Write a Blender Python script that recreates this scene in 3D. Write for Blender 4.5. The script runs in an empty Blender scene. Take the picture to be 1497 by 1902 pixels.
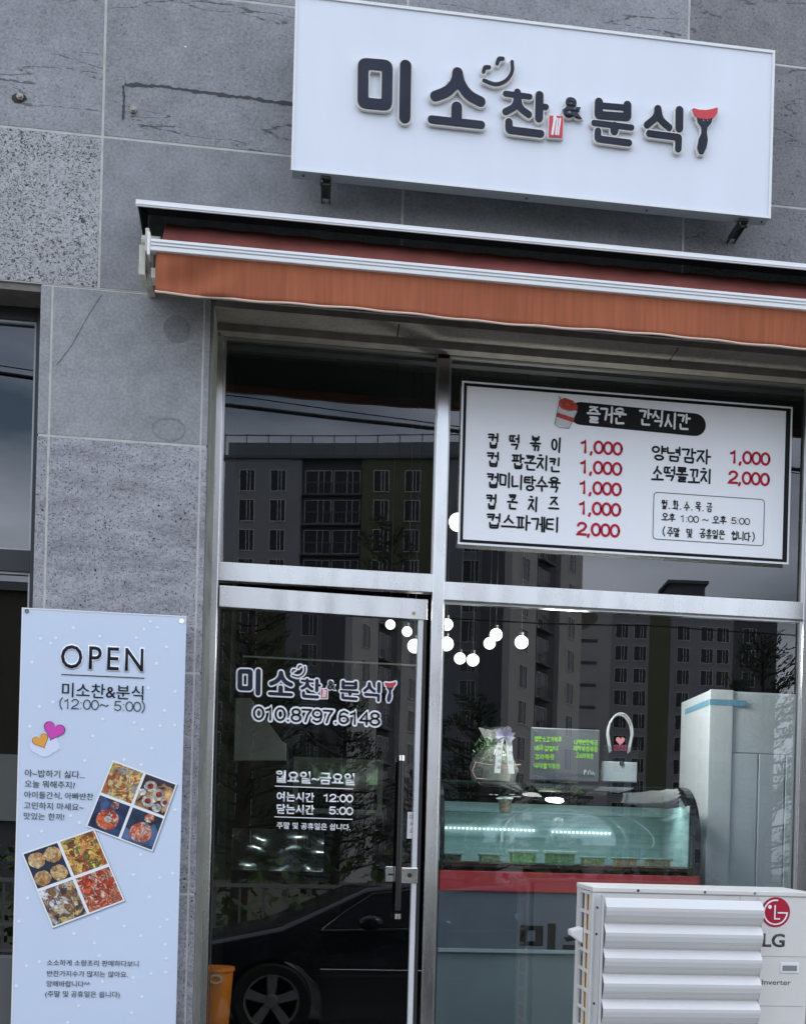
import bpy, bmesh, math, random
from mathutils import Vector, Matrix
random.seed(7)
S = bpy.context.scene
COL = S.collection
# ------------------------------------------------------------------ camera
F = 2400.0; PSI = math.atan(.144); ROLL = math.atan(.0265); CX, CY = 946.0, 1605.0
CAM = Vector((0, -6, 1.68))
cam_d = bpy.data.cameras.new('camera'); cam = bpy.data.objects.new('camera', cam_d); COL.objects.link(cam)
r_ = Vector((math.cos(PSI), -math.sin(PSI), 0)); f_ = Vector((math.sin(PSI), math.cos(PSI), 0)); u_ = Vector((0, 0, 1))
ax = r_*math.cos(ROLL)+u_*math.sin(ROLL); ay = -r_*math.sin(ROLL)+u_*math.cos(ROLL)
cam.matrix_world = Matrix(((ax.x, ay.x, -f_.x, CAM.x), (ax.y, ay.y, -f_.y, CAM.y), (ax.z, ay.z, -f_.z, CAM.z), (0, 0, 0, 1)))
cam_d.sensor_fit = 'AUTO'; cam_d.sensor_width = 36
cam_d.lens = F/1902*36
cam_d.shift_x = (748.5-CX)/1902; cam_d.shift_y = (CY-951)/1902
cam_d.clip_start = .05; cam_d.clip_end = 2000
S.camera = cam
# ------------------------------------------------------------------ world, sun, exposure
W = bpy.data.worlds.new('World'); S.world = W; W.use_nodes = True
nt = W.node_tree; bg = nt.nodes['Background']
sky = nt.nodes.new('ShaderNodeTexSky'); sky.sky_type = 'NISHITA'; sky.sun_disc = False
SUN_EL = math.radians(50); SUN_AZ = math.radians(62)      # azimuth clockwise from +Y
sky.sun_elevation = SUN_EL; sky.sun_rotation = SUN_AZ; sky.air_density = 1.3; sky.dust_density = 2.0
tc = nt.nodes.new('ShaderNodeTexCoord'); mp = nt.nodes.new('ShaderNodeMapping'); mp.inputs['Scale'].default_value = (1, 1, 3.2)
nz = nt.nodes.new('ShaderNodeTexNoise'); nz.inputs['Scale'].default_value = 2.2; nz.inputs['Detail'].default_value = 7
rp = nt.nodes.new('ShaderNodeValToRGB'); rp.color_ramp.elements[0].position = .33; rp.color_ramp.elements[1].position = .60
mx = nt.nodes.new('ShaderNodeMixRGB'); mx.inputs[2].default_value = (16.0, 17.3, 20.2, 1)
mm = nt.nodes.new('ShaderNodeMath'); mm.operation = 'MULTIPLY'; mm.inputs[1].default_value = .9
nt.links.new(tc.outputs['Generated'], mp.inputs[0]); nt.links.new(mp.outputs[0], nz.inputs['Vector'])
nt.links.new(nz.outputs['Fac'], rp.inputs[0]); nt.links.new(rp.outputs[0], mm.inputs[0]); nt.links.new(mm.outputs[0], mx.inputs[0])
nt.links.new(sky.outputs[0], mx.inputs[1]); nt.links.new(mx.outputs[0], bg.inputs[0]); bg.inputs[1].default_value = .1
sd = bpy.data.lights.new('sun', 'SUN'); sd.energy = 1.2; sd.angle = math.radians(10); sd.color = (1, .95, .88)
sun = bpy.data.objects.new('sun', sd); COL.objects.link(sun)
sdir = Vector((math.sin(SUN_AZ)*math.cos(SUN_EL), math.cos(SUN_AZ)*math.cos(SUN_EL), math.sin(SUN_EL)))
sun.rotation_euler = sdir.to_track_quat('Z', 'Y').to_euler()
S.view_settings.view_transform = 'Standard'; S.view_settings.look = 'None'; S.view_settings.gamma = 1
S.view_settings.exposure = 0.62
# ------------------------------------------------------------------ helpers
def at(px, py, Y):
    "the world point that pixel (px,py) of the photograph shows on the plane y=Y"
    u, v = px-CX, py-CY; cr, sr = math.cos(ROLL), math.sin(ROLL)
    a = u*cr+v*sr; b = -u*sr+v*cr
    d = r_*a + f_*F - u_*b
    t = (Y-CAM.y)/d.y
    return CAM+d*t
def tag(o, label=None, cat=None, group=None, kind=None):
    if label: o['label'] = label
    if cat: o['category'] = cat
    if group: o['group'] = group
    if kind: o['kind'] = kind
    return o
def empty(name, loc, label, cat, group=None, rz=0):
    o = bpy.data.objects.new(name, None); COL.objects.link(o); o.location = loc; o.rotation_euler = (0, 0, rz)
    o.empty_display_size = .1
    return tag(o, label, cat, group)
class MB:
    def __init__(s): s.bm = bmesh.new(); s.mi = 0
    def _f(s, vs):
        try: f = s.bm.faces.new(vs); f.material_index = s.mi; return f
        except ValueError: return None
    def poly(s, pts): return s._f([s.bm.verts.new(p) for p in pts])
    def box(s, x0, x1, y0, y1, z0, z1):
        v = [s.bm.verts.new((x, y, z)) for x in (x0, x1) for y in (y0, y1) for z in (z0, z1)]
        for q in ((0,1,3,2), (4,6,7,5), (0,4,5,1), (2,3,7,6), (0,2,6,4), (1,5,7,3)): s._f([v[i] for i in q])
        return s
    def prism(s, pts, d):
        "pts: list of 3d points, d: extrusion vector"
        d = Vector(d); a = [s.bm.verts.new(p) for p in pts]; b = [s.bm.verts.new(Vector(p)+d) for p in pts]
        s._f(a); s._f(list(reversed(b))); n = len(a)
        for i in range(n): s._f([a[i], b[i], b[(i+1) % n], a[(i+1) % n]])
        return s
    def tube(s, pts, r, n=8, caps=True, r2=None):
        pts = [Vector(p) for p in pts]; rings = []
        for i, p in enumerate(pts):
            t = (pts[min(i+1, len(pts)-1)]-pts[max(i-1, 0)]).normalized()
            up = Vector((0, 0, 1)) if abs(t.z) < .9 else Vector((0, 1, 0))
            a = t.cross(up).normalized(); b = t.cross(a)
            rr = r if r2 is None else r+(r2-r)*i/(len(pts)-1)
            rings.append([s.bm.verts.new(p+(a*math.cos(2*math.pi*k/n)+b*math.sin(2*math.pi*k/n))*rr) for k in range(n)])
        for A, B in zip(rings, rings[1:]):
            for k in range(n): s._f([A[k], A[(k+1) % n], B[(k+1) % n], B[k]])
        if caps: s._f(list(reversed(rings[0]))); s._f(rings[-1])
        return s
    def lathe(s, prof, c, axis='z', n=32):
        "prof: list of (r,h)"
        rings = []
        for r, h in prof:
            ring = []
            for k in range(n):
                a = 2*math.pi*k/n; x, y = r*math.cos(a), r*math.sin(a)
                p = (x, y, h) if axis == 'z' else (x, h, y) if axis == 'y' else (h, x, y)
                ring.append(s.bm.verts.new(Vector(p)+Vector(c)))
            rings.append(ring)
        for A, B in zip(rings, rings[1:]):
            for k in range(n): s._f([A[k], A[(k+1) % n], B[(k+1) % n], B[k]])
        if prof[0][0] > 1e-4: s._f(rings[0])
        if prof[-1][0] > 1e-4: s._f(list(reversed(rings[-1])))
        return s
    def sphere(s, c, r, n=20, sc=(1, 1, 1)):
        m = Matrix.Translation(c) @ Matrix.Diagonal((sc[0], sc[1], sc[2], 1))
        res = bmesh.ops.create_uvsphere(s.bm, u_segments=n, v_segments=n//2, radius=r, matrix=m)
        for v in res['verts']:
            for f in v.link_faces: f.material_index = s.mi
        return s
    def build(s, name, mat, parent=None, smooth=False, bevel=0, clean=True):
        if clean: bmesh.ops.recalc_face_normals(s.bm, faces=s.bm.faces)
        me = bpy.data.meshes.new(name); s.bm.to_mesh(me); s.bm.free()
        for m in (mat if isinstance(mat, (list, tuple)) else [mat]): me.materials.append(m)
        if smooth:
            for p in me.polygons: p.use_smooth = True
            try: me.set_sharp_from_angle(angle=math.radians(40))
            except Exception: pass
        o = bpy.data.objects.new(name, me); COL.objects.link(o)
        if parent:
            o.parent = parent
            o.matrix_parent_inverse = world_of(parent).inverted()
        if bevel:
            b = o.modifiers.new('bevel', 'BEVEL'); b.width = bevel; b.segments = 2; b.limit_method = 'ANGLE'
        return o
def world_of(o):
    m = o.matrix_parent_inverse @ o.matrix_basis if o.parent else o.matrix_basis.copy()
    m = Matrix.Translation(o.location) @ o.rotation_euler.to_matrix().to_4x4()
    return m if not o.parent else world_of(o.parent) @ o.matrix_parent_inverse @ m
# ---- materials
def mat(name, col, rough=.5, metal=0, var=0, vscale=8, bump=0, bscale=60, emis=None, es=0, alpha=None, spec=None, coat=0, stretch=None, trans=0, ior=None, rvar=0, sss=0):
    m = bpy.data.materials.new(name); m.use_nodes = True; t = m.node_tree; p = t.nodes['Principled BSDF']
    p.inputs['Base Color'].default_value = (*col, 1); p.inputs['Roughness'].default_value = rough; p.inputs['Metallic'].default_value = metal
    if spec is not None: p.inputs['Specular IOR Level'].default_value = spec
    if coat: p.inputs['Coat Weight'].default_value = coat; p.inputs['Coat Roughness'].default_value = .05
    if trans: p.inputs['Transmission Weight'].default_value = trans
    if ior: p.inputs['IOR'].default_value = ior
    if emis: p.inputs['Emission Color'].default_value = (*emis, 1); p.inputs['Emission Strength'].default_value = es
    if alpha is not None: p.inputs['Alpha'].default_value = alpha
    if var or bump or rvar:
        c = t.nodes.new('ShaderNodeTexCoord'); mp = t.nodes.new('ShaderNodeMapping'); t.links.new(c.outputs['Object'], mp.inputs[0])
        if stretch: mp.inputs['Scale'].default_value = stretch
    if var or rvar:
        n = t.nodes.new('ShaderNodeTexNoise'); n.inputs['Scale'].default_value = vscale; n.inputs['Detail'].default_value = 6; t.links.new(mp.outputs[0], n.inputs['Vector'])
        if var:
            mr = t.nodes.new('ShaderNodeMapRange'); mr.inputs[1].default_value = .3; mr.inputs[2].default_value = .7; mr.inputs[3].default_value = 1-var; mr.inputs[4].default_value = 1+var
            hs = t.nodes.new('ShaderNodeHueSaturation'); hs.inputs['Color'].default_value = (*col, 1)
            t.links.new(n.outputs['Fac'], mr.inputs[0]); t.links.new(mr.outputs[0], hs.inputs['Value']); t.links.new(hs.outputs[0], p.inputs['Base Color'])
        if rvar:
            mr = t.nodes.new('ShaderNodeMapRange'); mr.inputs[1].default_value = .3; mr.inputs[2].default_value = .7; mr.inputs[3].default_value = max(0, rough-rvar); mr.inputs[4].default_value = rough+rvar
            t.links.new(n.outputs['Fac'], mr.inputs[0]); t.links.new(mr.outputs[0], p.inputs['Roughness'])
    if bump:
        n = t.nodes.new('ShaderNodeTexNoise'); n.inputs['Scale'].default_value = bscale; n.inputs['Detail'].default_value = 4; t.links.new(mp.outputs[0], n.inputs['Vector'])
        b = t.nodes.new('ShaderNodeBump'); b.inputs['Strength'].default_value = bump; b.inputs['Distance'].default_value = .01
        t.links.new(n.outputs['Fac'], b.inputs['Height']); t.links.new(b.outputs[0], p.inputs['Normal'])
    return m
def brushed(name, col, rough, an, rot):
    m = mat(name, col, rough, 1, var=.03, vscale=2.5, rvar=.04, stretch=(5, 5, 1)); t = m.node_tree; p = t.nodes['Principled BSDF']
    p.inputs['Anisotropic'].default_value = an; p.inputs['Anisotropic Rotation'].default_value = rot
    tg = t.nodes.new('ShaderNodeTangent'); tg.direction_type = 'RADIAL'; tg.axis = 'Z'; t.links.new(tg.outputs[0], p.inputs['Tangent']); return m
def glass(name, tint, ior=1.8, bump=.0, bscale=1.2, rough=0):
    m = bpy.data.materials.new(name); m.use_nodes = True; t = m.node_tree; t.nodes.remove(t.nodes['Principled BSDF'])
    out = t.nodes['Material Output']; tr = t.nodes.new('ShaderNodeBsdfTransparent'); tr.inputs[0].default_value = (*tint, 1)
    gl = t.nodes.new('ShaderNodeBsdfGlossy'); gl.inputs['Roughness'].default_value = rough; gl.inputs['Color'].default_value = (1, 1, 1, 1)
    fr = t.nodes.new('ShaderNodeFresnel'); fr.inputs[0].default_value = ior; mix = t.nodes.new('ShaderNodeMixShader')
    # a pane is a closed slab: count its reflection once, on the faces seen from outside
    geo = t.nodes.new('ShaderNodeNewGeometry'); mu = t.nodes.new('ShaderNodeMath'); mu.operation = 'MULTIPLY'
    inv = t.nodes.new('ShaderNodeMath'); inv.operation = 'SUBTRACT'; inv.inputs[0].default_value = 1
    t.links.new(geo.outputs['Backfacing'], inv.inputs[1]); t.links.new(inv.outputs[0], mu.inputs[0]); t.links.new(fr.outputs[0], mu.inputs[1])
    t.links.new(mu.outputs[0], mix.inputs[0]); t.links.new(tr.outputs[0], mix.inputs[1]); t.links.new(gl.outputs[0], mix.inputs[2]); t.links.new(mix.outputs[0], out.inputs[0])
    if bump:
        c = t.nodes.new('ShaderNodeTexCoord'); n = t.nodes.new('ShaderNodeTexNoise'); n.inputs['Scale'].default_value = bscale; n.inputs['Detail'].default_value = 1
        b = t.nodes.new('ShaderNodeBump'); b.inputs['Strength'].default_value = bump; b.inputs['Distance'].default_value = .01
        t.links.new(c.outputs['Object'], n.inputs['Vector']); t.links.new(n.outputs['Fac'], b.inputs['Height']); t.links.new(b.outputs[0], gl.inputs['Normal'])
    return m
def stone(name, base, pores, pore_scale=95, veins=0, seed=0, scratch=0, pore_thr=.5, worms=0):
    m = bpy.data.materials.new(name); m.use_nodes = True; t = m.node_tree; p = t.nodes['Principled BSDF']
    N = t.nodes.new; L = t.links.new
    def math_(op, a, b=None, clamp=False):
        n = N('ShaderNodeMath'); n.operation = op; n.use_clamp = clamp
        for i, v in enumerate((a, b)):
            if v is None: continue
            if isinstance(v, (int, float)): n.inputs[i].default_value = v
            else: L(v, n.inputs[i])
        return n.outputs[0]
    def noise(scale, detail=2, stretch=(1, 1, 1), off=0, dist=0):
        mp = N('ShaderNodeMapping'); mp.inputs['Scale'].default_value = stretch; mp.inputs['Location'].default_value = (off+seed*3.7, off*1.3, seed*1.9)
        L(tcd.outputs['Object'], mp.inputs[0]); n = N('ShaderNodeTexNoise'); n.inputs['Scale'].default_value = scale
        n.inputs['Detail'].default_value = detail; n.inputs['Distortion'].default_value = dist; L(mp.outputs[0], n.inputs['Vector']); return n.outputs['Fac']
    def contour(fac, w): return math_('SUBTRACT', 1, math_('DIVIDE', math_('ABSOLUTE', math_('SUBTRACT', fac, .5)), w), True)
    def step(fac, a, b):
        mr = N('ShaderNodeMapRange'); mr.inputs[1].default_value = a; mr.inputs[2].default_value = b; L(fac, mr.inputs[0]); return mr.outputs[0]
    tcd = N('ShaderNodeTexCoord')
    big = noise(1.6, 5); fine = noise(70, 5, off=5); mid = noise(11, 6, off=9)
    dark = None
    # short squiggly pores: thin contour lines of a fine noise, broken up by a second one
    if pores > 0:
        c = step(noise(3.0, 3, off=31), .36, .50) if pores < .9 else step(noise(5.0, 3, off=31), .20, .38)
        nd = N('ShaderNodeTexNoise'); nd.inputs['Scale'].default_value = pore_scale*.35; nd.inputs['Detail'].default_value = 1; L(tcd.outputs['Object'], nd.inputs['Vector'])
        def dashes(sc, st, off, wob):
            mp = N('ShaderNodeMapping'); mp.inputs['Scale'].default_value = st; mp.inputs['Location'].default_value = (off+seed, 0, off*2)
            ad = N('ShaderNodeMixRGB'); ad.blend_type = 'LINEAR_LIGHT'; ad.inputs[0].default_value = wob; L(tcd.outputs['Object'], ad.inputs[1]); L(nd.outputs['Color'], ad.inputs[2]); L(ad.outputs[0], mp.inputs[0])
            v = N('ShaderNodeTexVoronoi'); v.inputs['Scale'].default_value = sc; L(mp.outputs[0], v.inputs['Vector'])
            sp = N('ShaderNodeSeparateColor'); L(v.outputs['Color'], sp.inputs[0])
            rad = math_('MULTIPLY', math_('SUBTRACT', sp.outputs[0], 1-min(1, pore_thr)), .42)      # only some cells hold a pore, sizes vary
            return math_('MULTIPLY', math_('SUBTRACT', rad, v.outputs['Distance']), 14, True)
        sq = math_('MAXIMUM', dashes(pore_scale, (1, 1, 2.6), 3, .006), dashes(pore_scale*.8, (1.9, 1, 1.1), 17, .008))
        if worms:
            w1 = math_('MULTIPLY', contour(noise(46, 1, (1, 1, 1.35), off=2, dist=1.0), .055), step(noise(66, 1, off=21), .47, .53))
            w2 = math_('MULTIPLY', contour(noise(58, 1, (1, 1, 1.2), off=71, dist=1.2), .05), step(noise(80, 1, off=24), .48, .56))
            sq = math_('MAXIMUM', math_('MULTIPLY', math_('ADD', w1, math_('MULTIPLY', w2, .45)), worms, True), sq)
        sq = math_('MULTIPLY', sq, c); dots = math_('MULTIPLY', dashes(pore_scale*.7, (1, 1, 1), 29, .002), step(noise(4, 2, off=41), .5, .6))
        dark = math_('MULTIPLY', math_('MAXIMUM', sq, dots), min(1, pores), True)
    else:
        a = contour(noise(60, 1, (1, 1, 1.6), off=2), .03); b = step(noise(23, 1, off=21), .60, .64)
        dark = math_('MULTIPLY', math_('MULTIPLY', a, b), .8)
    if veins > 0:
        for k in range(2):
            w = contour(noise(1.15+k*.5, 5, (.28, 1, 1.9), off=50+11*k), .0042)
            br = step(noise(30, 2, (1, 1, 2), off=60+k), .44, .5)
            dark = math_('MAXIMUM', dark, math_('MULTIPLY', math_('MULTIPLY', w, br), veins))
    val = math_('ADD', math_('ADD', math_('MULTIPLY', math_('SUBTRACT', big, .5), .55), math_('MULTIPLY', math_('SUBTRACT', mid, .5), .60)), math_('ADD', math_('MULTIPLY', math_('SUBTRACT', math_('ADD', fine, math_('MULTIPLY', noise(210, 2, off=88), .6)), .8), .95), 1.0))
    if scratch:
        sc = noise(5.5, 3, (1.0, 1, 4.5), off=77); val = math_('ADD', val, math_('MULTIPLY', math_('SUBTRACT', sc, .5), scratch))
    hs = N('ShaderNodeHueSaturation'); hs.inputs['Color'].default_value = (*base, 1); L(val, hs.inputs['Value'])
    mxx = N('ShaderNodeMixRGB'); L(dark, mxx.inputs[0]); L(hs.outputs[0], mxx.inputs[1]); mxx.inputs[2].default_value = (base[0]*.10, base[1]*.10, base[2]*.11, 1)
    L(mxx.outputs[0], p.inputs['Base Color']); p.inputs['Roughness'].default_value = .62
    h = math_('SUBTRACT', math_('MULTIPLY', fine, .25), dark); b = N('ShaderNodeBump'); b.inputs['Strength'].default_value = .5; b.inputs['Distance'].default_value = .004
    L(h, b.inputs['Height']); L(b.outputs[0], p.inputs['Normal'])
    return m
BAS = (.262, .262, .268)
M = dict(
    s_vein=stone('basalt veined', BAS, .9, 62, .9, 1, pore_thr=.5, worms=.4), s_vein2=stone('basalt veined pale', (0.263, 0.262, 0.271), .9, 66, .8, 5, pore_thr=.5, worms=.4),
    s_pore=stone('basalt heavy pores', (0.386, 0.380, 0.379), 1.0, 60, 0, 3, pore_thr=.7, worms=1.6),
    s_smooth=stone('basalt smooth', (0.234, 0.235, 0.242), .55, 70, 0, 4, pore_thr=.30), s_smooth2=stone('basalt honed', (0.275, 0.278, 0.280), .4, 70, 0, 8, pore_thr=.30),
    s_fine=stone('basalt fine pores', (0.328, 0.322, 0.337), 1.0, 74, 0, 6, scratch=.8, pore_thr=.8, worms=.55),
    s_dark=stone('basalt dark', (0.199, 0.198, 0.203), .9, 52, .85, 7, pore_thr=.6, worms=.5), s_soffit=stone('brown soffit stone', (0.175, 0.152, 0.130), .9, 60, 0, 12, pore_thr=.6),
    grout=mat('grout', (.50, .49, .45), .9, var=.15, vscale=20), sealant=mat('sealant', (.20, .20, .175), .6, var=.15, vscale=9),
    concrete=mat('lintel stone', (.17, .152, .132), .7, var=.2, vscale=14, bump=.3, bscale=90),
    steel=brushed('stainless steel', (.70, .69, .68), .28, .92, 0),
    steel_d=mat('stainless steel gasket', (.03, .03, .03), .5), chrome=mat('chrome', (.85, .85, .86), .08, 1),
    black=mat('black lacquer', (.012, .012, .013), .25), blackfr=mat('black aluminium', (.018, .018, .022), .4, var=.2),
    pane=glass('shop window glass', (.83, .87, .875), 1.86, bump=.03, bscale=1.3), panedark=glass('tinted window glass', (.10, .12, .13), 2.1, bump=.008),
    white=mat('white sheet', (.80, .80, .80), .35, var=.015, vscale=3), whitem=mat('white metal', (.78, .78, .77), .35, var=.02, vscale=5),
    rim=mat('white acrylic edge', (.80, .77, .72), .4), navy=mat('navy letter face', (.028, .033, .050), .32, spec=.15, var=.25, vscale=5),
    red=mat('signal red', (.62, .035, .05), .4), red2=mat('dark red print', (.42, .012, .03), .5),
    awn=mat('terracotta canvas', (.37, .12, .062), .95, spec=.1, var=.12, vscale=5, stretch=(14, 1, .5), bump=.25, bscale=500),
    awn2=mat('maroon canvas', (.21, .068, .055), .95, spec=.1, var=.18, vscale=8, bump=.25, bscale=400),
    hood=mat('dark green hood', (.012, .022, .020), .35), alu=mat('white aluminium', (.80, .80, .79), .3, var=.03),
    bracket=mat('cream bracket', (.55, .52, .44), .45, var=.15, vscale=20), binding=mat('pale binding', (.75, .55, .45), .8),
    vinyl=mat('banner vinyl', (.95, .95, .96), .35, bump=.12, bscale=2.2), ink=mat('black ink', (.012, .012, .012), .45, spec=.15), grey_ink=mat('grey ink', (.09, .09, .10), .5, spec=.15),
    redink=mat('red ink', (.50, .02, .045), .45, spec=.15),
    poster=mat('pale blue print', (.60, .68, .79), .28, var=.04, vscale=1.1), dot=mat('white dot', (.82, .86, .90), .4),
    wink=mat('white lettering', (.85, .85, .85), .5), acm=mat('warm white plastic', (.69, .665, .62), .42, var=.02), acl=mat('louvre plastic', (.65, .64, .62), .38, var=.02, vscale=3),
    coil=mat('amber coil fins', (.75, .42, .10), .5), dark=mat('dark plastic', (.02, .02, .02), .6),
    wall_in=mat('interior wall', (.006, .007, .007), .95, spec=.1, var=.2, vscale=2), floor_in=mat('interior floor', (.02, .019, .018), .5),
    fridge=mat('fridge panel', (.84, .88, .93), .35, var=.03), fridgew=mat('fridge post', (.85, .88, .90), .3), tape=mat('blue tape', (.22, .48, .66), .5),
    casegl=glass('teal curved glass', (.82, .91, .90), 2.1), casein=mat('case lining', (.60, .68, .70), .95, spec=.05, var=.22, vscale=3, stretch=(.35, 1, 9)),  # casein: colour streaks painted to stand in for sky mirrored in the glass
    case_red=mat('case red band', (.62, .045, .055), .4, var=.08), case_grey=mat('case grey panel', (.145, .155, .18), .5, var=.08), case_low=mat('case lower panel', (.26, .30, .30), .4, var=.15, vscale=2),
    led=mat('led', (1, 1, 1), emis=(.9, 1, 1), es=3.2), globe=mat('milk glass globe lit', (.9, .9, .88), .3, emis=(1, .985, .92), es=1.9),
    brass=mat('brass', (.5, .38, .16), .3, 1), orange=mat('orange plastic', (.72, .20, .02), .45, var=.05), cream=mat('cream plastic', (.75, .62, .42), .4),
)
def rnd(a, b): return random.uniform(a, b)
# ---- strokes
def smooth_path(pts, r, closed=False, n=4):
    if r <= 0 or len(pts) < 3: return [Vector(p) for p in pts]
    P = [Vector(p) for p in pts]; out = []; N_ = len(P)
    for i in range(N_):
        if not closed and i in (0, N_-1): out.append(P[i]); continue
        a, b, c = P[i-1], P[i], P[(i+1) % N_]
        d1 = min(r, (a-b).length*.48); d2 = min(r, (c-b).length*.48)
        p0 = b+(a-b).normalized()*d1; p1 = b+(c-b).normalized()*d2
        for k in range(n+1):
            t = k/n; out.append(p0*(1-t)**2+b*2*t*(1-t)+p1*t*t)
    return out
def ribbon(mb, pts, w, y, depth, closed=False, cap=6, r=0):
    "flat rounded stroke through 2-D points (x,z), front face at y, going back by depth; corners rounded by r"
    P = [Vector(p) for p in pts]; n = len(P); Lf, Rt = [], []
    def arc(o, d1, d2, tl, k):
        a = o-d1*tl; b = o+d2*tl
        return [a*(1-t)**2+o*2*t*(1-t)+b*t*t for t in [q/k for q in range(k+1)]]
    for i in range(n):
        a = P[i-1] if (closed or i > 0) else None; c = P[(i+1) % n] if (closed or i < n-1) else None
        d1 = (P[i]-a).normalized() if a is not None else None; d2 = (c-P[i]).normalized() if c is not None else None
        if d1 is None: d1 = d2
        if d2 is None: d2 = d1
        t = (d1+d2); t = t.normalized() if t.length > 1e-6 else d1
        nn = Vector((-t.y, t.x)); k = max(.45, abs(nn.dot(Vector((-d1.y, d1.x)))))
        l, q = P[i]+nn*w/2/k, P[i]-nn*w/2/k
        if r > 0 and a is not None and c is not None and k < .995:
            tan = math.sqrt(max(0, 1-k*k))/k; turn = d1.x*d2.y-d1.y*d2.x; lim = .46*min((P[i]-a).length, (c-P[i]).length)
            ti = max(min(r, w*.15), r-w/2*tan); to = r+w/2*tan
            li, lo = min(ti, lim), min(to, lim+w/2*tan*.9)
            Lf += arc(l, d1, d2, li if turn > 0 else lo, 6); Rt += arc(q, d1, d2, lo if turn > 0 else li, 6)
        else: Lf.append(l); Rt.append(q)
    bm = mb.bm; V = lambda p: bm.verts.new((p.x, y, p.y))
    fl = []; m = len(Lf)
    L_ = [V(p) for p in Lf]; R_ = [V(p) for p in Rt]
    for i in range(m if closed else m-1):
        j = (i+1) % m; fl.append(mb._f([L_[i], L_[j], R_[j], R_[i]]))
    if not closed:
        for e, (A, B, s) in enumerate(((L_[0], R_[0], 1), (L_[-1], R_[-1], -1))):
            c = P[0] if e == 0 else P[-1]; v0 = Vector((A.co.x, A.co.z))-c
            mid = []
            for k in range(1, cap):
                ang = math.pi*k/cap*s; mid.append(V(c+Vector((v0.x*math.cos(ang)-v0.y*math.sin(ang), v0.x*math.sin(ang)+v0.y*math.cos(ang)))))
            fl.append(mb._f([A]+mid+[B]))
    fl = [f for f in fl if f]
    if depth:
        g_ = bmesh.ops.extrude_face_region(bm, geom=fl)
        vs = [g for g in g_['geom'] if isinstance(g, bmesh.types.BMVert)]
        bmesh.ops.translate(bm, verts=vs, vec=(0, depth, 0))
_c = lambda cx, cy, rx, ry, a0=0, a1=360, n=12: [(cx+rx*math.cos(math.radians(a0+(a1-a0)*k/n)), cy+ry*math.sin(math.radians(a0+(a1-a0)*k/n))) for k in range(n+1)]
DG = {'0': (.62, [_c(.31, .5, .27, .46, 0, 360, 16)]), '1': (.62, [[(.12, .24), (.30, .16), (.36, .02), (.36, .97)]]),
      '2': (.62, [_c(.31, .28, .25, .24, 185, 375, 9)+[(.44, .55), (.12, .80), (.05, .95), (.58, .95)]]), '3': (.62, [_c(.29, .27, .22, .23, 190, 430, 8)+_c(.29, .72, .25, .24, 280, 530, 9)]),
      '4': (.62, [[(.44, .98), (.44, .03), (.05, .68), (.60, .68)]]), '5': (.62, [[(.54, .05), (.15, .05), (.10, .47)]+_c(.31, .67, .26, .28, 220, 515, 10)]),
      '6': (.62, [_c(.32, .68, .25, .28, 0, 360, 14), [(.07, .68), (.07, .45), (.14, .14), (.34, .03), (.54, .16)]]), '7': (.62, [[(.05, .05), (.57, .05), (.36, .45), (.24, .97)]]),
      '8': (.62, [_c(.31, .26, .22, .22, 0, 360, 12), _c(.31, .73, .26, .25, 0, 360, 14)]), '9': (.62, [_c(.30, .32, .25, .28, 0, 360, 14), [(.55, .32), (.55, .55), (.48, .86), (.28, .97), (.08, .84)]]),
      ',': (.30, [[(.15, .93), (.10, 1.12)]]), '.': (.30, [[(.15, .95), (.155, .96)]]), ':': (.30, [[(.15, .33), (.155, .34)], [(.15, .92), (.155, .93)]]),
      '~': (.80, [[(.08, .56), (.22, .42), (.40, .50), (.56, .60), (.72, .46)]]), ' ': (.35, []), '(': (.34, [[(.27, -.08), (.10, .25), (.10, .72), (.27, 1.08)]]), ')': (.34, [[(.07, -.08), (.24, .25), (.24, .72), (.07, 1.08)]])}
def digits(mb, txt, x0, x1, zc, h, w, y, depth=.0006):
    "numerals drawn as strokes, stretched to run from x0 to x1"
    tot = sum(DG[c][0] for c in txt); k = (x1-x0)/tot; x = x0; q = 0
    for c in txt:
        adv, ss = DG[c]
        for st_ in ss:
            q += 1; ribbon(mb, [(x+px*k, zc+h/2-(py)*h) for px, py in st_], w, y-.00008*(q % 4), depth, r=h*.05 if len(st_) < 6 else 0)
        x += adv*k
def boxes(name, m, parent, lst, **k):
    for b in lst: MB().box(*b).build(name, m, parent, **k)
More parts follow.
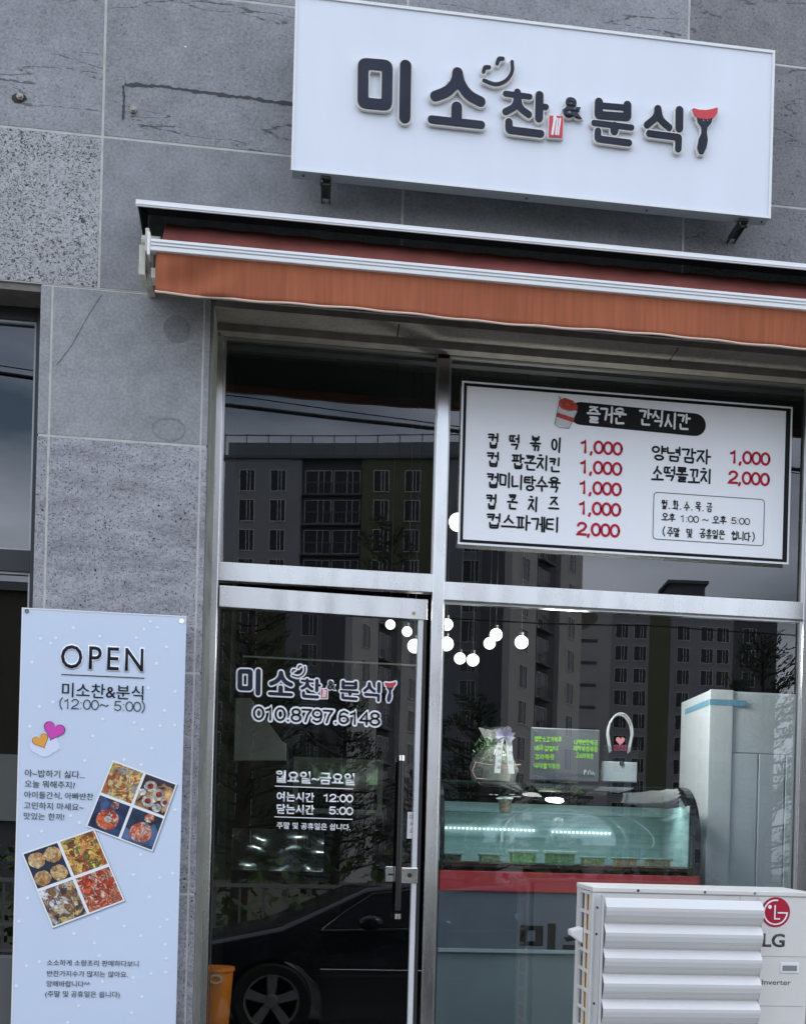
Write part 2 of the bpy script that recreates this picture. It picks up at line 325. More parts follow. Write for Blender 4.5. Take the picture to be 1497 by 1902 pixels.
# ---- Hangul drawn as strokes (x right, y down in the unit square)
J = {'ㄱ': [[(0, .05), (1, 0), (.75, 1)]], 'ㄴ': [[(0, 0), (.03, .95), (1, .9)]], 'ㄷ': [[(1, 0), (.05, .05), (0, .95), (1, 1)]],
     'ㄹ': [[(0, 0), (1, .03), (.95, .48), (.05, .5), (0, 1), (1, .97)]], 'ㅁ': [[(0, 0), (1, .05), (.95, 1), (.05, .95), (0, 0)]],
     'ㅂ': [[(0, 0), (.06, 1), (.95, .95), (1, 0)], [(.04, .5), (.96, .5)]], 'ㅅ': [[(.5, 0), (.35, .5), (0, 1)], [(.42, .4), (1, 1)]],
     'ㅇ': [[(.5+.5*math.cos(t*math.pi/5), .5+.5*math.sin(t*math.pi/5)) for t in range(11)]],
     'ㅈ': [[(0, .03), (1, 0), (.5, .45), (0, 1)], [(.52, .45), (1, 1)]], 'ㅊ': [[(.35, -.22), (.65, -.2)], [(0, .12), (1, .1), (.5, .5), (0, 1)], [(.52, .5), (1, 1)]],
     'ㅋ': [[(0, .05), (1, 0), (.75, 1)], [(.1, .52), (.88, .45)]], 'ㅌ': [[(1, 0), (.05, .05), (0, .95), (1, 1)], [(.05, .5), (.9, .48)]],
     'ㅍ': [[(0, 0), (1, .04)], [(0, 1), (1, .95)], [(.28, 0), (.3, 1)], [(.72, 0), (.7, 1)]],
     'ㅎ': [[(.4, -.15), (.62, -.13)], [(0, .15), (1, .13)], [(.5+.33*math.cos(t*math.pi/5), .66+.33*math.sin(t*math.pi/5)) for t in range(11)]]}
for dbl, s1 in (('ㄲ', 'ㄱ'), ('ㄸ', 'ㄷ'), ('ㅃ', 'ㅂ'), ('ㅆ', 'ㅅ'), ('ㅉ', 'ㅈ')):
    J[dbl] = [[(x*.42, y) for x, y in s] for s in J[s1]]+[[(.58+x*.42, y) for x, y in s] for s in J[s1]]
V_ = {'ㅏ': [[(.3, 0), (.3, 1)], [(.3, .5), (1, .48)]], 'ㅑ': [[(.3, 0), (.3, 1)], [(.3, .35), (1, .33)], [(.3, .65), (1, .63)]],
      'ㅓ': [[(.8, 0), (.8, 1)], [(.1, .5), (.8, .48)]], 'ㅕ': [[(.8, 0), (.8, 1)], [(.1, .35), (.8, .33)], [(.1, .65), (.8, .63)]],
      'ㅣ': [[(.55, 0), (.5, 1)]], 'ㅐ': [[(.15, 0), (.15, 1)], [(.85, 0), (.85, 1)], [(.15, .5), (.85, .5)]],
      'ㅔ': [[(.45, 0), (.45, 1)], [(.9, 0), (.9, 1)], [(0, .5), (.45, .5)]], 'ㅗ': [[(.5, 0), (.5, .8)], [(0, .85), (1, .8)]],
      'ㅛ': [[(.33, 0), (.33, .8)], [(.67, 0), (.67, .8)], [(0, .85), (1, .8)]], 'ㅜ': [[(0, .2), (1, .15)], [(.5, .2), (.5, 1)]],
      'ㅠ': [[(0, .2), (1, .15)], [(.33, .2), (.33, 1)], [(.67, .2), (.67, 1)]], 'ㅡ': [[(0, .5), (1, .45)]]}
CHO = 'ㄱㄲㄴㄷㄸㄹㅁㅂㅃㅅㅆㅇㅈㅉㅊㅋㅌㅍㅎ'; JUNG = ['ㅏ', 'ㅐ', 'ㅑ', 'ㅒ', 'ㅓ', 'ㅔ', 'ㅕ', 'ㅖ', 'ㅗ', 'ㅗㅏ', 'ㅗㅐ', 'ㅗㅣ', 'ㅛ', 'ㅜ', 'ㅜㅓ', 'ㅜㅔ', 'ㅜㅣ', 'ㅠ', 'ㅡ', 'ㅡㅣ', 'ㅣ']
JONG = ['', 'ㄱ', 'ㄲ', 'ㄱㅅ', 'ㄴ', 'ㄴㅈ', 'ㄴㅎ', 'ㄷ', 'ㄹ', 'ㄹㄱ', 'ㄹㅁ', 'ㄹㅂ', 'ㄹㅅ', 'ㄹㅌ', 'ㄹㅍ', 'ㄹㅎ', 'ㅁ', 'ㅂ', 'ㅂㅅ', 'ㅅ', 'ㅆ', 'ㅇ', 'ㅈ', 'ㅊ', 'ㅋ', 'ㅌ', 'ㅍ', 'ㅎ']
def hangul(ch):
    k = ord(ch)-0xAC00
    if k < 0 or k > 11171: return []
    c, v, e = CHO[k//588], JUNG[k % 588//28], JONG[k % 28]; out = []
    def put(ss, x0, y0, x1, y1): out.extend([[(x0+(x1-x0)*x, y0+(y1-y0)*y) for x, y in s] for s in ss])
    vert = [q for q in v if q in 'ㅏㅐㅑㅓㅔㅕㅣ']; hor = [q for q in v if q in 'ㅗㅛㅜㅠㅡ']
    H = .54 if e else 1.0
    if vert and hor:
        put(J[c], .05, .02, .55, H*.48); put(V_[hor[0]], 0, H*.55, .66, H*.98); put(V_[vert[0]], .72, 0, 1, H*1.02)
    elif vert: put(J[c], .02, H*.12, .52, H*.86); put(V_[vert[0]], .62, 0, 1, H)
    else: put(J[c], .18, 0, .82, H*.50); put(V_[hor[0]], 0, H*.60, 1, H*1.0)
    if e:
        if len(e) == 1: put(J[e], .22, .68, .84, 1.0)
        else: put(J[e[0]], .1, .68, .45, 1.0); put(J[e[1]], .58, .68, .95, 1.0)
    return out
def hand_text(mb, txt, x0, x1, zc, h, w, y, adv=None, dz=0):
    "hand-lettered line between x0 and x1, centred at height zc"
    n = len(txt); step = (x1-x0)/n; gw = min(step*.90, h*1.0); k = 0
    for i, ch in enumerate(txt):
        gx = x0+step*(i+.5)-gw/2; jz = rnd(-.06, .06)*h
        if ch in '.,':
            ribbon(mb, [(x0+step*(i+.35), zc-h*.45), (x0+step*(i+.35)+w*.3, zc-h*.46)], w, y, .0008); continue
        if ch in '()':
            s = 1 if ch == '(' else -1; cxx = x0+step*(i+.5)
            ribbon(mb, [(cxx+s*.12*h, zc+h*.55), (cxx-s*.06*h, zc+h*.2), (cxx-s*.06*h, zc-h*.2), (cxx+s*.12*h, zc-h*.55)], w, y, .0008); continue
        for s in hangul(ch):
            k += 1
            pts = [(gx+gw*px+rnd(-.012, .012)*h, zc+h/2-h*py+jz+rnd(-.012, .012)*h) for px, py in s]
            ribbon(mb, pts, w, y-.00010*(k % 6), .0008, r=h*.07)
# ---- printed text
def text(body, x0, x1, zc, y, mat_, parent=None, depth=.0006, bold=0, h=None, name='lettering', mb=None, spacing=1, shear=0, refb=None):
    c = bpy.data.curves.new('t', 'FONT'); c.body = body; c.offset = bold; c.space_character = spacing; c.resolution_u = 3; c.shear = shear
    o = bpy.data.objects.new('t', c); COL.objects.link(o)
    me = bpy.data.meshes.new_from_object(o.evaluated_get(bpy.context.evaluated_depsgraph_get()))
    bpy.data.objects.remove(o); bpy.data.curves.remove(c)
    xs = [v.co.x for v in me.vertices]; ys = [v.co.y for v in me.vertices]
    if refb is not None:
        c = bpy.data.curves.new('t', 'FONT'); c.body = body; c.offset = refb; c.space_character = spacing; c.resolution_u = 3; o = bpy.data.objects.new('t', c); COL.objects.link(o)
        m2 = bpy.data.meshes.new_from_object(o.evaluated_get(bpy.context.evaluated_depsgraph_get())); xs = [v.co.x for v in m2.vertices]; ys = [v.co.y for v in m2.vertices]
        bpy.data.objects.remove(o); bpy.data.curves.remove(c); bpy.data.meshes.remove(m2)
    sx = (x1-x0)/(max(xs)-min(xs)); sz = sx if h is None else h/(max(ys)-min(ys)); mx_, my_ = min(xs), (min(ys)+max(ys))/2
    for v in me.vertices: v.co = (x0+(v.co.x-mx_)*sx, y, zc+(v.co.y-my_)*sz)
    own = mb is None; mb = mb or MB(); n0 = len(mb.bm.faces); mb.bm.from_mesh(me); bpy.data.meshes.remove(me)
    mb.bm.faces.ensure_lookup_table(); fs = list(mb.bm.faces)[n0:]
    for f in fs: f.material_index = mb.mi
    r = bmesh.ops.extrude_face_region(mb.bm, geom=fs)
    bmesh.ops.translate(mb.bm, verts=[g for g in r['geom'] if isinstance(g, bmesh.types.BMVert)], vec=(0, depth, 0))
    if own: return mb.build(name, mat_, parent)
def ptext(body, L_, R_, y, mat_=None, parent=None, **k):
    "text between two photograph pixels lying on plane y (its middle line)"
    a, b = at(*L_, y), at(*R_, y)
    return text(body, a.x, b.x, (a.z+b.z)/2, y, mat_, parent, **k)

# ================================================================== GROUND
g = MB(); g.poly([(-600, -600, 0), (600, -600, 0), (600, 60, 0), (-600, 60, 0)])
tag(g.build('ground', mat('ground earth', (.10, .10, .07), .95, var=.3, vscale=.3)), kind='structure')
g = MB(); g.box(-60, 60, -9.6, -3.2, .004, .165)
tag(g.build('road', mat('asphalt', (.05, .05, .052), .85, var=.2, vscale=3, bump=.4, bscale=120)), kind='structure')
g = MB(); g.box(-60, 60, -3.2, -1.9, .004, .30)
tag(g.build('pavement', mat('paving', (.17, .165, .155), .85, var=.15, vscale=5)), kind='structure')
g = MB(); g.box(-3.5, 4.5, -1.6, 0.30, .004, .57); g.box(-3.5, 4.5, -1.9, -1.6, .304, .44)
tag(g.build('terrace', mat('terrace granite', (.19, .185, .175), .8, var=.15, vscale=6, bump=.3)), kind='structure')
g = MB(); g.box(-60, 60, -11.2, -9.6, .004, .30)
tag(g.build('far_pavement', mat('far paving', (.22, .22, .20), .85, var=.15, vscale=4)), kind='structure')

# ================================================================== SHOP BUILDING
B = empty('shop_building', (0, 0, 0), 'grey basalt clad shop front with stainless steel framed glass door and windows', 'building')
XS = [-3.75, -2.405, -1.062, .284, 1.622, 2.965, 4.3]; ZS = [4.207, 4.890, 5.570, 6.25, 6.93, 7.6]; G = .011
mats = {(1, 0): 's_smooth2', (1, 1): 's_vein2', (2, 0): 's_smooth', (2, 1): 's_vein', (2, 2): 's_vein', (3, 0): 's_smooth', (3, 1): 's_dark', (3, 2): 's_vein', (4, 0): 's_dark', (4, 1): 's_dark', (4, 2): 's_dark'}
def panel(x0, x1, z0, z1, m, y0=0, y1=.03, label=None):
    o = MB().box(x0, x1, y0, y1, z0, z1).build('stone_panel', M[m], B, bevel=.0012)
    if label: o['label'] = label
    return o
for i in range(6):
    for j in range(5):
        m = mats.get((i, j), random.choice(['s_smooth', 's_vein', 's_dark']))
        if (i, j) == (1, 0): m = 's_pore'
        if (i, j) == (4, 0): m = 's_dark'
        panel(XS[i]+G/2, XS[i+1]-G/2, ZS[j]+G/2, ZS[j+1]-G/2, m, label='pale panel full of squiggly pores' if m == 's_pore' else None)
# pillar between the side window and the shop front
PX0, PX1 = -1.254, -.603
prow = [(3.541, 4.201, 's_smooth2'), (2.513, 3.530, 's_fine'), (1.511, 2.502, 's_fine'), (.57, 1.501, 's_fine')]
for z0, z1, m in prow:
    panel(PX0, PX1, z0, z1, m)
    panel(PX0-.054, PX0-.010, z0, z1, m, 0, .2)
    panel(PX1+.009, PX1+.034, z0, z1, m, 0, .24)
MB().box(-3.75, 4.3, .0016, .04, 4.208, 7.6).build('grout_bed', M['grout'], B)
MB().box(PX0-.05, PX1+.03, .0016, .04, .57, 4.206).build('grout_bed', M['grout'], B)
MB().box(PX1+.0345, PX1+.048, .01, .24, .57, 4.2).build('sealant_strip', M['sealant'], B)
MB().box(-3.9, 4.4, .041, .30, 4.30, 12).box(-3.9, PX0-.06, .041, .3, .0, 1.2).box(PX0-.03, PX1+.02, .041, .26, 0, 4.29).box(2.46, 4.4, .041, .3, 0, 4.29).build('core_wall', mat('core wall', (.12, .12, .12), .9), B)
panel(2.44, 4.3, .57, 2.50, 's_fine'); panel(2.44, 4.3, 2.506, 4.204, 's_smooth')
# lintel over the shop front: edge strip, soffit slabs, beam
for a, b, m in ((PX1+.05, .281, 's_dark'), (.287, 1.619, 's_smooth'), (1.625, 2.44, 's_pore')):
    MB().box(a, b, .0305, .20, 4.180, 4.2065).build('soffit_panel', M['s_soffit'], B)
MB().box(PX1+.05, 2.44, .012, .029, 4.178, 4.2065).build('lintel_edge', M['concrete'], B)
MB().box(PX1+.05, 2.44, .20, .27, 4.146, 4.28).build('beam', M['concrete'], B, bevel=.003)
MB().box(-3.75, PX0-.052, .012, .029, 4.176, 4.2065).box(-3.75, PX0-.052, .03, .2, 4.185, 4.2065).build('lintel_edge', M['concrete'], B)
MB().box(-3.75, PX0-.052, .19, .27, 4.176, 4.28).build('beam', M['concrete'], B)
# marks on the stone
def decal(name, pts, w, y=-.0015, col=(.055, .055, .06), label=None, depth=.001, r=0, closed=False, amp=0):
    mb = MB(); P = [at(p[0], p[1], y) for p in pts]; P = [(p.x, p.z) for p in P]
    if amp:
        Q = []
        for a, b in zip(P, P[1:]):
            for k in range(12): t = k/12; Q.append((a[0]+(b[0]-a[0])*t+rnd(-amp, amp)*.3, a[1]+(b[1]-a[1])*t+rnd(-amp, amp)))
        P = Q+[P[-1]]
    bm = mb.bm
    if amp:
        Lv = []; 
        for i, p in enumerate(P):
            a = Vector(P[max(0, i-1)]); b = Vector(P[min(len(P)-1, i+1)]); t = (b-a).normalized(); n = Vector((-t.y, t.x)); ww = w*rnd(.55, 1.5)/2
            Lv.append((bm.verts.new((p[0]+n.x*ww, y, p[1]+n.y*ww)), bm.verts.new((p[0]-n.x*ww, y, p[1]-n.y*ww))))
        for a, b in zip(Lv, Lv[1:]): mb._f([a[0], b[0], b[1], a[1]])
    else: ribbon(mb, smooth_path(P, r, closed), w, y, depth, closed)
    o = mb.build(name, mat('stain '+name, col, .8), B); 
    if label: o['label'] = label
    return o
decal('stain_line', [(232, 156), (300, 160), (380, 172), (460, 182), (547, 194)], .014, amp=.004, label='ragged dark line left of the signboard')
decal('stain_line', [(229, 158), (231, 180), (229, 222)], .009, amp=.002)
decal('crack', [(189, 548), (162, 590), (135, 640), (106, 678)], .0028, amp=.0012, col=(.10, .105, .11))
for cxp, cyp, rx, ry, ring in ((328, 611, 24, 26, 0), (314, 797, 31, 22, 1)):
    c = at(cxp, cyp, 0); k = .00245; mb = MB(); n = 26
    pts = [(c.x+rx*k*math.cos(a)*rnd(.94, 1.05), -.0015, c.z+ry*k*math.sin(a)*rnd(.94, 1.05)) for a in [2*math.pi*i/n for i in range(n)]]
    if ring:
        q = [(c.x+(p[0]-c.x)*.90, -.0015, c.z+(p[2]-c.z)*.88) for p in pts]
        for i in range(n): mb.poly([pts[i], pts[(i+1) % n], q[(i+1) % n], q[i]])
    else: mb.poly(pts)
    mb.build('glue_mark', stone('basalt glue mark %d' % ring, (.185, .188, .195) if not ring else (.195, .20, .205), .9, 150, 0, 9, pore_thr=.4), B)['label'] = 'thin oval ring mark' if ring else 'round dark rough patch'
# anchor holes
for px, py, s in ((37, 183, 1), (247, 207, .8)):
    c = at(px, py, 0); a = empty('wall_anchor', (c.x, 0, c.z), 'rusty bolt end in a chipped hole at the far left edge' if s == 1 else 'small steel bolt stub under the ragged dark line', 'bolt', 'bolt stubs left in the stone wall')
    mb = MB(); n = 9; mb.poly([(c.x+.028*s*math.cos(i*.7)*rnd(.8, 1.3), -.002, c.z+.024*s*math.sin(i*.7)*rnd(.8, 1.2)) for i in range(n)])
    if s == 1: mb.build('chipped_patch', mat('chipped stone', (.05, .045, .04), .9), a)
    mb = MB(); mb.lathe([(.010, -.02), (.010, 0), (.0001, .0)], (c.x+.004, -.0, c.z+.004), 'y', 8); mb.lathe([(.0165, -.012), (.0165, -.003)], (c.x+.004, 0, c.z+.004), 'y', 6)
    mb.build('bolt', mat('rusty steel', (.32, .28, .25), .5, .7, var=.4, vscale=90), a)
c = at(345, 87, 0); MB().sphere((c.x, -.001, c.z), .005, 8, (1.2, .3, .8)).build('paint_fleck', M['white'], B)

# ---- storefront frame (stainless)
FY0, FY1 = .245, .305
SF = MB()
pass                       # left jamb
pass                         # mullion
boxes('frame_post', M['steel'], B, [(-.575, -.527, FY0, FY1, .57, 4.146), (.489, .545, FY0, FY1, .57, 4.120), (2.362, 2.44, FY0, FY1, .57, 4.146)], bevel=.0025)                        # right jamb
boxes('transom', M['steel'], B, [(-.527, .489, FY0+.003, FY1, 2.985, 3.073), (.545, 2.362, FY0+.003, FY1, 2.952, 3.040)], bevel=.0025)
SF = MB()
for x0, x1, z0, z1 in ((-.527, .489, 3.073, 4.146), (.545, 2.362, 3.040, 4.146), (.545, 2.362, .60, 2.952)):
    w = .011; SF.box(x0, x1, .27, .30, z1-w, z1); SF.box(x0, x1, .27, .30, z0, z0+w*.5); SF.box(x0, x0+w*.8, .27, .30, z0+w*.5, z1-w); SF.box(x1-w*.8, x1, .27, .30, z0+w*.5, z1-w)
SF.build('glazing_bead', mat('glazing bead', (.55, .55, .54), .3, 1), B)
def pane(name, x0, x1, z0, z1, m='pane', y=.28, parent=B):
    return MB().box(x0, x1, y, y+.008, z0, z1).build(name, M[m], parent)
pane('window_pane', -.518, .480, 3.079, 4.135); pane('window_pane', .554, 2.353, 3.046, 4.135); pane('window_pane', .554, 2.353, .606, 2.941)
MB().box(-.575, 2.44, .306, .36, 4.12, 4.3).build('head_rail', M['blackfr'], B)
MB().box(.545, 2.362, .25, .30, .57, .60).build('sill_rail', M['steel'], B)
# ---- door, standing slightly ajar: handle side pushed in
TH = math.radians(3.7); HX = -.519
D = bpy.data.objects.new('door', None); COL.objects.link(D); D.location = (HX, .262, .58); D.parent = B
D['label'] = 'glass door with white lettering, slightly ajar'
DW = 1.0
dm = []
def dpart(mb, name, m, **k):
    o = mb.build(name, m, None, **k); o.parent = D; o.matrix_parent_inverse = Matrix.Identity(4); return o
DZ = .58
# local coordinates: x from hinge, y from 0 (front), z from door bottom
dpart(MB().box(0, DW-.008, -.012, .040, 2.862-DZ, 2.963-DZ), 'top_rail', M['steel'], bevel=.002)
dpart(MB().box(0, DW-.008, -.012, .040, .005, .11), 'bottom_rail', M['steel'], bevel=.002)
dpart(MB().box(DW-.050, DW-.026, -.008, .036, .111, 2.861-DZ), 'stile', M['alu'], bevel=.002)
dpart(MB().box(DW-.025, DW-.008, -.002, .030, .111, 2.861-DZ).box(0, .006, 0, .03, .111, 2.861-DZ), 'gasket', M['steel_d'])
dpart(MB().box(.007, DW-.051, .014, .024, .111, 2.861-DZ), 'glass_panel', M['pane'])
dpart(MB().lathe([(.009, -.0145), (.009, -.011)], (DW-.075, 0, 2.89-DZ), 'y', 14), 'screw', M['brass'])
def dloc(px, py, yl=.012):
    "point of the door's own plane that the photograph shows at this pixel"
    a = Vector(CAM); b = at(px, py, 1.0); d = b-a
    n = Vector((math.sin(TH), -math.cos(TH), 0)); o = Vector((HX, .262, 0))-n*yl
    p = a+d*((o-a).dot(n)/d.dot(n)); q = p-Vector((HX, .262, 0))
    return (q.x*math.cos(TH)+q.y*math.sin(TH), p.z-DZ)
D.rotation_euler = (0, 0, TH)
def dtext(mb, body, L_, R_, **k):
    a, b = dloc(*L_), dloc(*R_); text(body, a[0], b[0], (a[1]+b[1])/2, k.pop('y', .012), None, mb=mb, **k)
def ddig(mb, t, L_, R_, h, w, y=.0118):
    a, b = dloc(*L_), dloc(*R_); digits(mb, t, a[0], b[0], (a[1]+b[1])/2, h, w, y)
wl = MB()
dtext(wl, '월요일~금요일', (511, 1442), (659, 1448), bold=.03)
dtext(wl, '여는시간', (514, 1479), (584, 1482), bold=.03); ddig(wl, '12:00', (600, 1482), (656, 1483), .036, .0068)
dtext(wl, '닫는시간', (514, 1502), (584, 1505), bold=.03); ddig(wl, '5:00', (611, 1505), (656, 1507), .036, .0068)
dtext(wl, '주말 및 공휴일은 쉽니다.', (514, 1533), (651, 1537), bold=.02)
for a, b in (((511, 1459.5), (656, 1466)), ((510, 1517), (655, 1522))):
    p, q = dloc(*a), dloc(*b); wl.box(p[0], q[0], .0115, .013, (p[1]+q[1])/2-.002, (p[1]+q[1])/2+.002)
ddig(wl, '010.8797.6148', (471, 1325), (706, 1335), .062, .0270, .0122)
dpart(wl, 'lettering', M['wink'])
bk = MB(); ddig(bk, '010.8797.6148', (471, 1325), (706, 1335), .062, .0095, .0104); dpart(bk, 'digits', M['ink'])

# ---- the logo, drawn once in sign coordinates (zoomed pixels of the photograph)
def z3(x, y): return (640+x*.2405, 80+y*.2405)
def z4(x, y): return (1000+x*.2405, 130+y*.2405)
LOGO = []
def st(z, w, pts, r=12, closed=False): LOGO.append(([z(*p) for p in pts], w*.2405, r*.2405, closed))
st(z3, 80, [(145, 155), (331, 170), (327, 476), (142, 460)], 30, True)
st(z3, 84, [(472, 172), (465, 572)])
st(z3, 76, [(872, 225), (862, 300), (800, 372), (700, 408)], 70); st(z3, 74, [(874, 225), (888, 300), (950, 400), (1050, 450)], 70)
st(z3, 80, [(866, 492), (864, 600)]); st(z3, 58, [(672, 588), (1055, 630)])
st(z3, 27, [(1073, 218), (1082, 182), (1117, 184)], 22); st(z3, 27, [(1178, 155), (1190, 116), (1222, 118)], 22)
st(z3, 25, [(1076, 285), (1170, 325), (1258, 285), (1298, 215), (1293, 142)], 60)
st(z3, 52, [(1334, 378), (1334, 420)]); st(z3, 40, [(1242, 388), (1430, 412)])
st(z3, 50, [(1332, 420), (1318, 490), (1243, 528)], 40); st(z3, 50, [(1336, 420), (1352, 500), (1422, 550)], 40)
st(z4, 60, [(8, 192), (4, 370)]); st(z4, 42, [(20, 279), (58, 283)]); st(z3, 55, [(1268, 606), (1270, 668), (1514, 698)], 14)
st(z4, 60, [(466, 244), (462, 345), (686, 362), (686, 268)], 14); st(z4, 44, [(480, 272), (680, 290)])
st(z4, 42, [(428, 406), (718, 442)]); st(z4, 60, [(586, 430), (585, 470)]); st(z4, 50, [(459, 470), (458, 528), (697, 560)], 14)
st(z4, 52, [(920, 296), (914, 360), (838, 422)], 40); st(z4, 52, [(922, 296), (936, 380), (1008, 442)], 40)
st(z4, 60, [(1088, 308), (1086, 448)]); st(z4, 50, [(854, 488), (1082, 518), (1078, 608)], 10)
AMP = (z4(190, 280), z4(337, 300))
CARD = [z4(84, 352), z4(190, 356), z4(184, 520), z4(78, 514)]
SPOON = [[z4(125, 372), z4(118, 420), z4(106, 495)], [z4(146, 378), z4(133, 498)], [z4(166, 378), z4(150, 500)]]
SAUS = [z4(*p) for p in ((1186, 300), (1200, 295), (1235, 306), (1290, 310), (1345, 300), (1375, 290), (1383, 296), (1378, 335), (1352, 368), (1300, 380), (1235, 374), (1200, 345))]
FORK = [z4(*p) for p in ((1222, 372), (1265, 382), (1272, 402), (1278, 383), (1300, 384), (1307, 400), (1312, 382), (1342, 372), (1332, 410), (1304, 440), (1298, 480), (1306, 540), (1295, 600), (1270, 648), (1240, 645), (1224, 600), (1236, 530), (1258, 480), (1256, 440), (1228, 400))]
def grow(poly, d):
    c = Vector((sum(p[0] for p in poly)/len(poly), sum(p[1] for p in poly)/len(poly))); n = len(poly); out = []
    area = sum(poly[i][0]*poly[(i+1) % n][1]-poly[(i+1) % n][0]*poly[i][1] for i in range(n)); s = 1 if area > 0 else -1
    for i in range(n):
        a, b, e = Vector(poly[i-1]), Vector(poly[i]), Vector(poly[(i+1) % n]); t = ((b-a).normalized()+(e-b).normalized())
        t = t.normalized() if t.length > .1 else (e-b).normalized(); out.append(tuple(b+Vector((t.y, -t.x))*d*s))
    return out
SX0, SX1, SZ0, SZ1, SYF = -.217, 1.973, 4.712, 5.487, -.22
KPX = 1/ (at(1000, 200, SYF)-at(999, 200, SYF)).length   # pixels per metre on the sign
def logo(xf, y, depth, extra, k, faces=None):
    "xf maps sign pixels to (x,z); widths scale by k metres per pixel"
    dk = MB(); rd = MB(); wh = MB(); q = 0
    for pts, w, r, cl in LOGO:
        q += 1; ribbon(dk, [xf(p) for p in pts], (w+extra)*k, y-.00015*(q % 7), depth, cl, 8, r*k)
    for tgt, poly in ((rd, CARD), (rd, SAUS), (dk, FORK)):
        pp = [xf(p) for p in (grow(poly, extra/2) if extra else poly)]; yo = y-.0008 if tgt is rd else y-.0004
        tgt.prism([(p[0], yo, p[1]) for p in pp], (0, depth, 0))
    for s in SPOON: ribbon(wh, [xf(p) for p in s], 3.2*k if s is not SPOON[0] else 4.5*k, y-.0024, .001)
    p = xf(SPOON[0][0]); wh.poly([(p[0]+4*k*math.cos(a)*.8, y-.0026, p[1]+5*k*math.sin(a)) for a in [i*math.pi/6 for i in range(12)]])
    a, b = xf(AMP[0]), xf(AMP[1]); e = extra/2*k
    text('&', a[0]-e, b[0]+e, (a[1]+b[1])/2, y-.0003, None, mb=dk, bold=.035 if not extra else .06, depth=depth)
    return dk, rd, wh
# ================================================================== SIGNBOARD
SG = empty('signboard', (.88, -.15, 4.71), 'large white rectangular shop signboard with raised navy Korean lettering above the awning', 'signboard')
MB().box(SX0, SX1, SYF+.004, SYF+.075, SZ0, SZ1).build('box', mat('sign face', (.745, .775, .83), .35, var=.03, vscale=1.6, stretch=(3, 1, .5)), SG, bevel=.002)
fr = MB(); w = .010
fr.box(SX0-.003, SX1+.003, SYF-.003, SYF+.0035, SZ1-w, SZ1+.003).box(SX0-.003, SX1+.003, SYF-.003, SYF+.0035, SZ0-.003, SZ0+w*.5)
fr.box(SX0-.003, SX0+w*.7, SYF-.0028, SYF+.0035, SZ0+w*.5, SZ1-w).box(SX1-w*.9, SX1+.003, SYF-.0028, SYF+.0035, SZ0+w*.5, SZ1-w)
fr.build('rim', M['whitem'], SG)
for px in (562, 610, 980, 1205, 1420):
    x = at(px, 370, SYF).x; MB().lathe([(.0045, 0), (.0045, .004)], (x, SYF+.04, SZ0-.004), 'z', 8).build('screw', M['dark'], SG)
for px in (605, 1377):
    x = at(px, 360, -.15).x; b = MB(); b.box(x-.022, x+.022, -.20, -.02, SZ0-.012, SZ0-.004); b.box(x-.020, x-.014, -.19, .0, SZ0-.026, SZ0-.0125); b.box(x+.014, x+.020, -.17, .0, SZ0-.024, SZ0-.0125); b.lathe([(.008, -.026), (.008, .026)], (x, -.16, SZ0-.019), 'x', 8)
    b.build('mount_bracket', mat('bracket steel', (.12, .13, .12), .45, .6, var=.4, vscale=60), SG)
sx = lambda p: (at(p[0], p[1], SYF-.022).x, at(p[0], p[1], SYF-.022).z)
k0 = 1/KPX
dk, rd, wh = logo(sx, SYF-.017, .0165, 5.2, k0); wh.bm.free()
dk.build('letter_backing', M['rim'], SG); rd.build('letter_backing', M['rim'], SG)
dk, rd, wh = logo(sx, SYF-.022, .004, 0, k0)
dk.build('lettering', M['navy'], SG); rd.build('emblem', M['red'], SG)['label'] = 'red card and red sausage on the fork'; wh.build('cutlery_mark', M['wink'], SG)
# same logo, small, on the door glass: white outline with a black face
P0, P1 = dloc(441, 1262), dloc(737, 1285)
zx0 = at(662, 190, SYF).x; zx1 = at(1336, 240, SYF).x; zc_ = at(1000, 190, SYF).z
sc = (P1[0]-P0[0])/(zx1-zx0)
zmid = dloc(588, 1270)[1]
def dxf(p):
    q = at(p[0], p[1], SYF); return (P0[0]+(q.x-zx0)*sc, zmid+(q.z-zc_)*sc)
dk, rd, wh = logo(dxf, .0128, .0008, 13, k0*sc); wh.bm.free(); dpart(dk, 'logo_outline', M['wink']); dpart(rd, 'logo_outline', M['wink'])
dk, rd, wh = logo(dxf, .0105, .0006, 0, k0*sc); dpart(dk, 'logo', M['navy']); dpart(rd, 'logo_emblem', M['red']); dpart(wh, 'logo_cutlery', M['wink'])
# door handle, lock, sticker
hx0, hz0 = dloc(741, 1408, .06); hx1, hz1 = dloc(737, 1697, .06)
H_ = MB(); H_.tube([(hx0, -.048, hz1+.02), (hx0, -.048, hz0-.02)], .0155, 14); hd = dpart(H_, 'handle', M['black'], smooth=True)
H_ = MB()
for z in (hz0, hz1): H_.tube([(hx0, -.048, z-.021), (hx0, -.048, z+.004)], .0162, 14)
H_.tube([(hx0, -.048, hz0-.045), (hx0, .03, hz0-.045)], .009); H_.tube([(hx0, -.048, hz1+.045), (hx0, .03, hz1+.045)], .009)
dpart(H_, 'handle_cap', M['chrome'], smooth=True)
lx0, lz0 = dloc(716, 1609); lx1, lz1 = dloc(752, 1638)
dpart(MB().box(lx0, hx0-.012, -.004, .012, lz1, lz0), 'lock_plate', M['chrome'], bevel=.002)
dpart(MB().box(hx0+.012, DW-.022, -.016, .012, lz1-.006, lz0-.004), 'lock_case', M['chrome'], bevel=.003)
lk = MB(); zc = (lz0+lz1)/2-.004; lk.lathe([(.017, -.0205), (.017, -.016)], (DW-.062, 0, zc), 'y', 20); dpart(lk, 'lock_cylinder', M['chrome'])
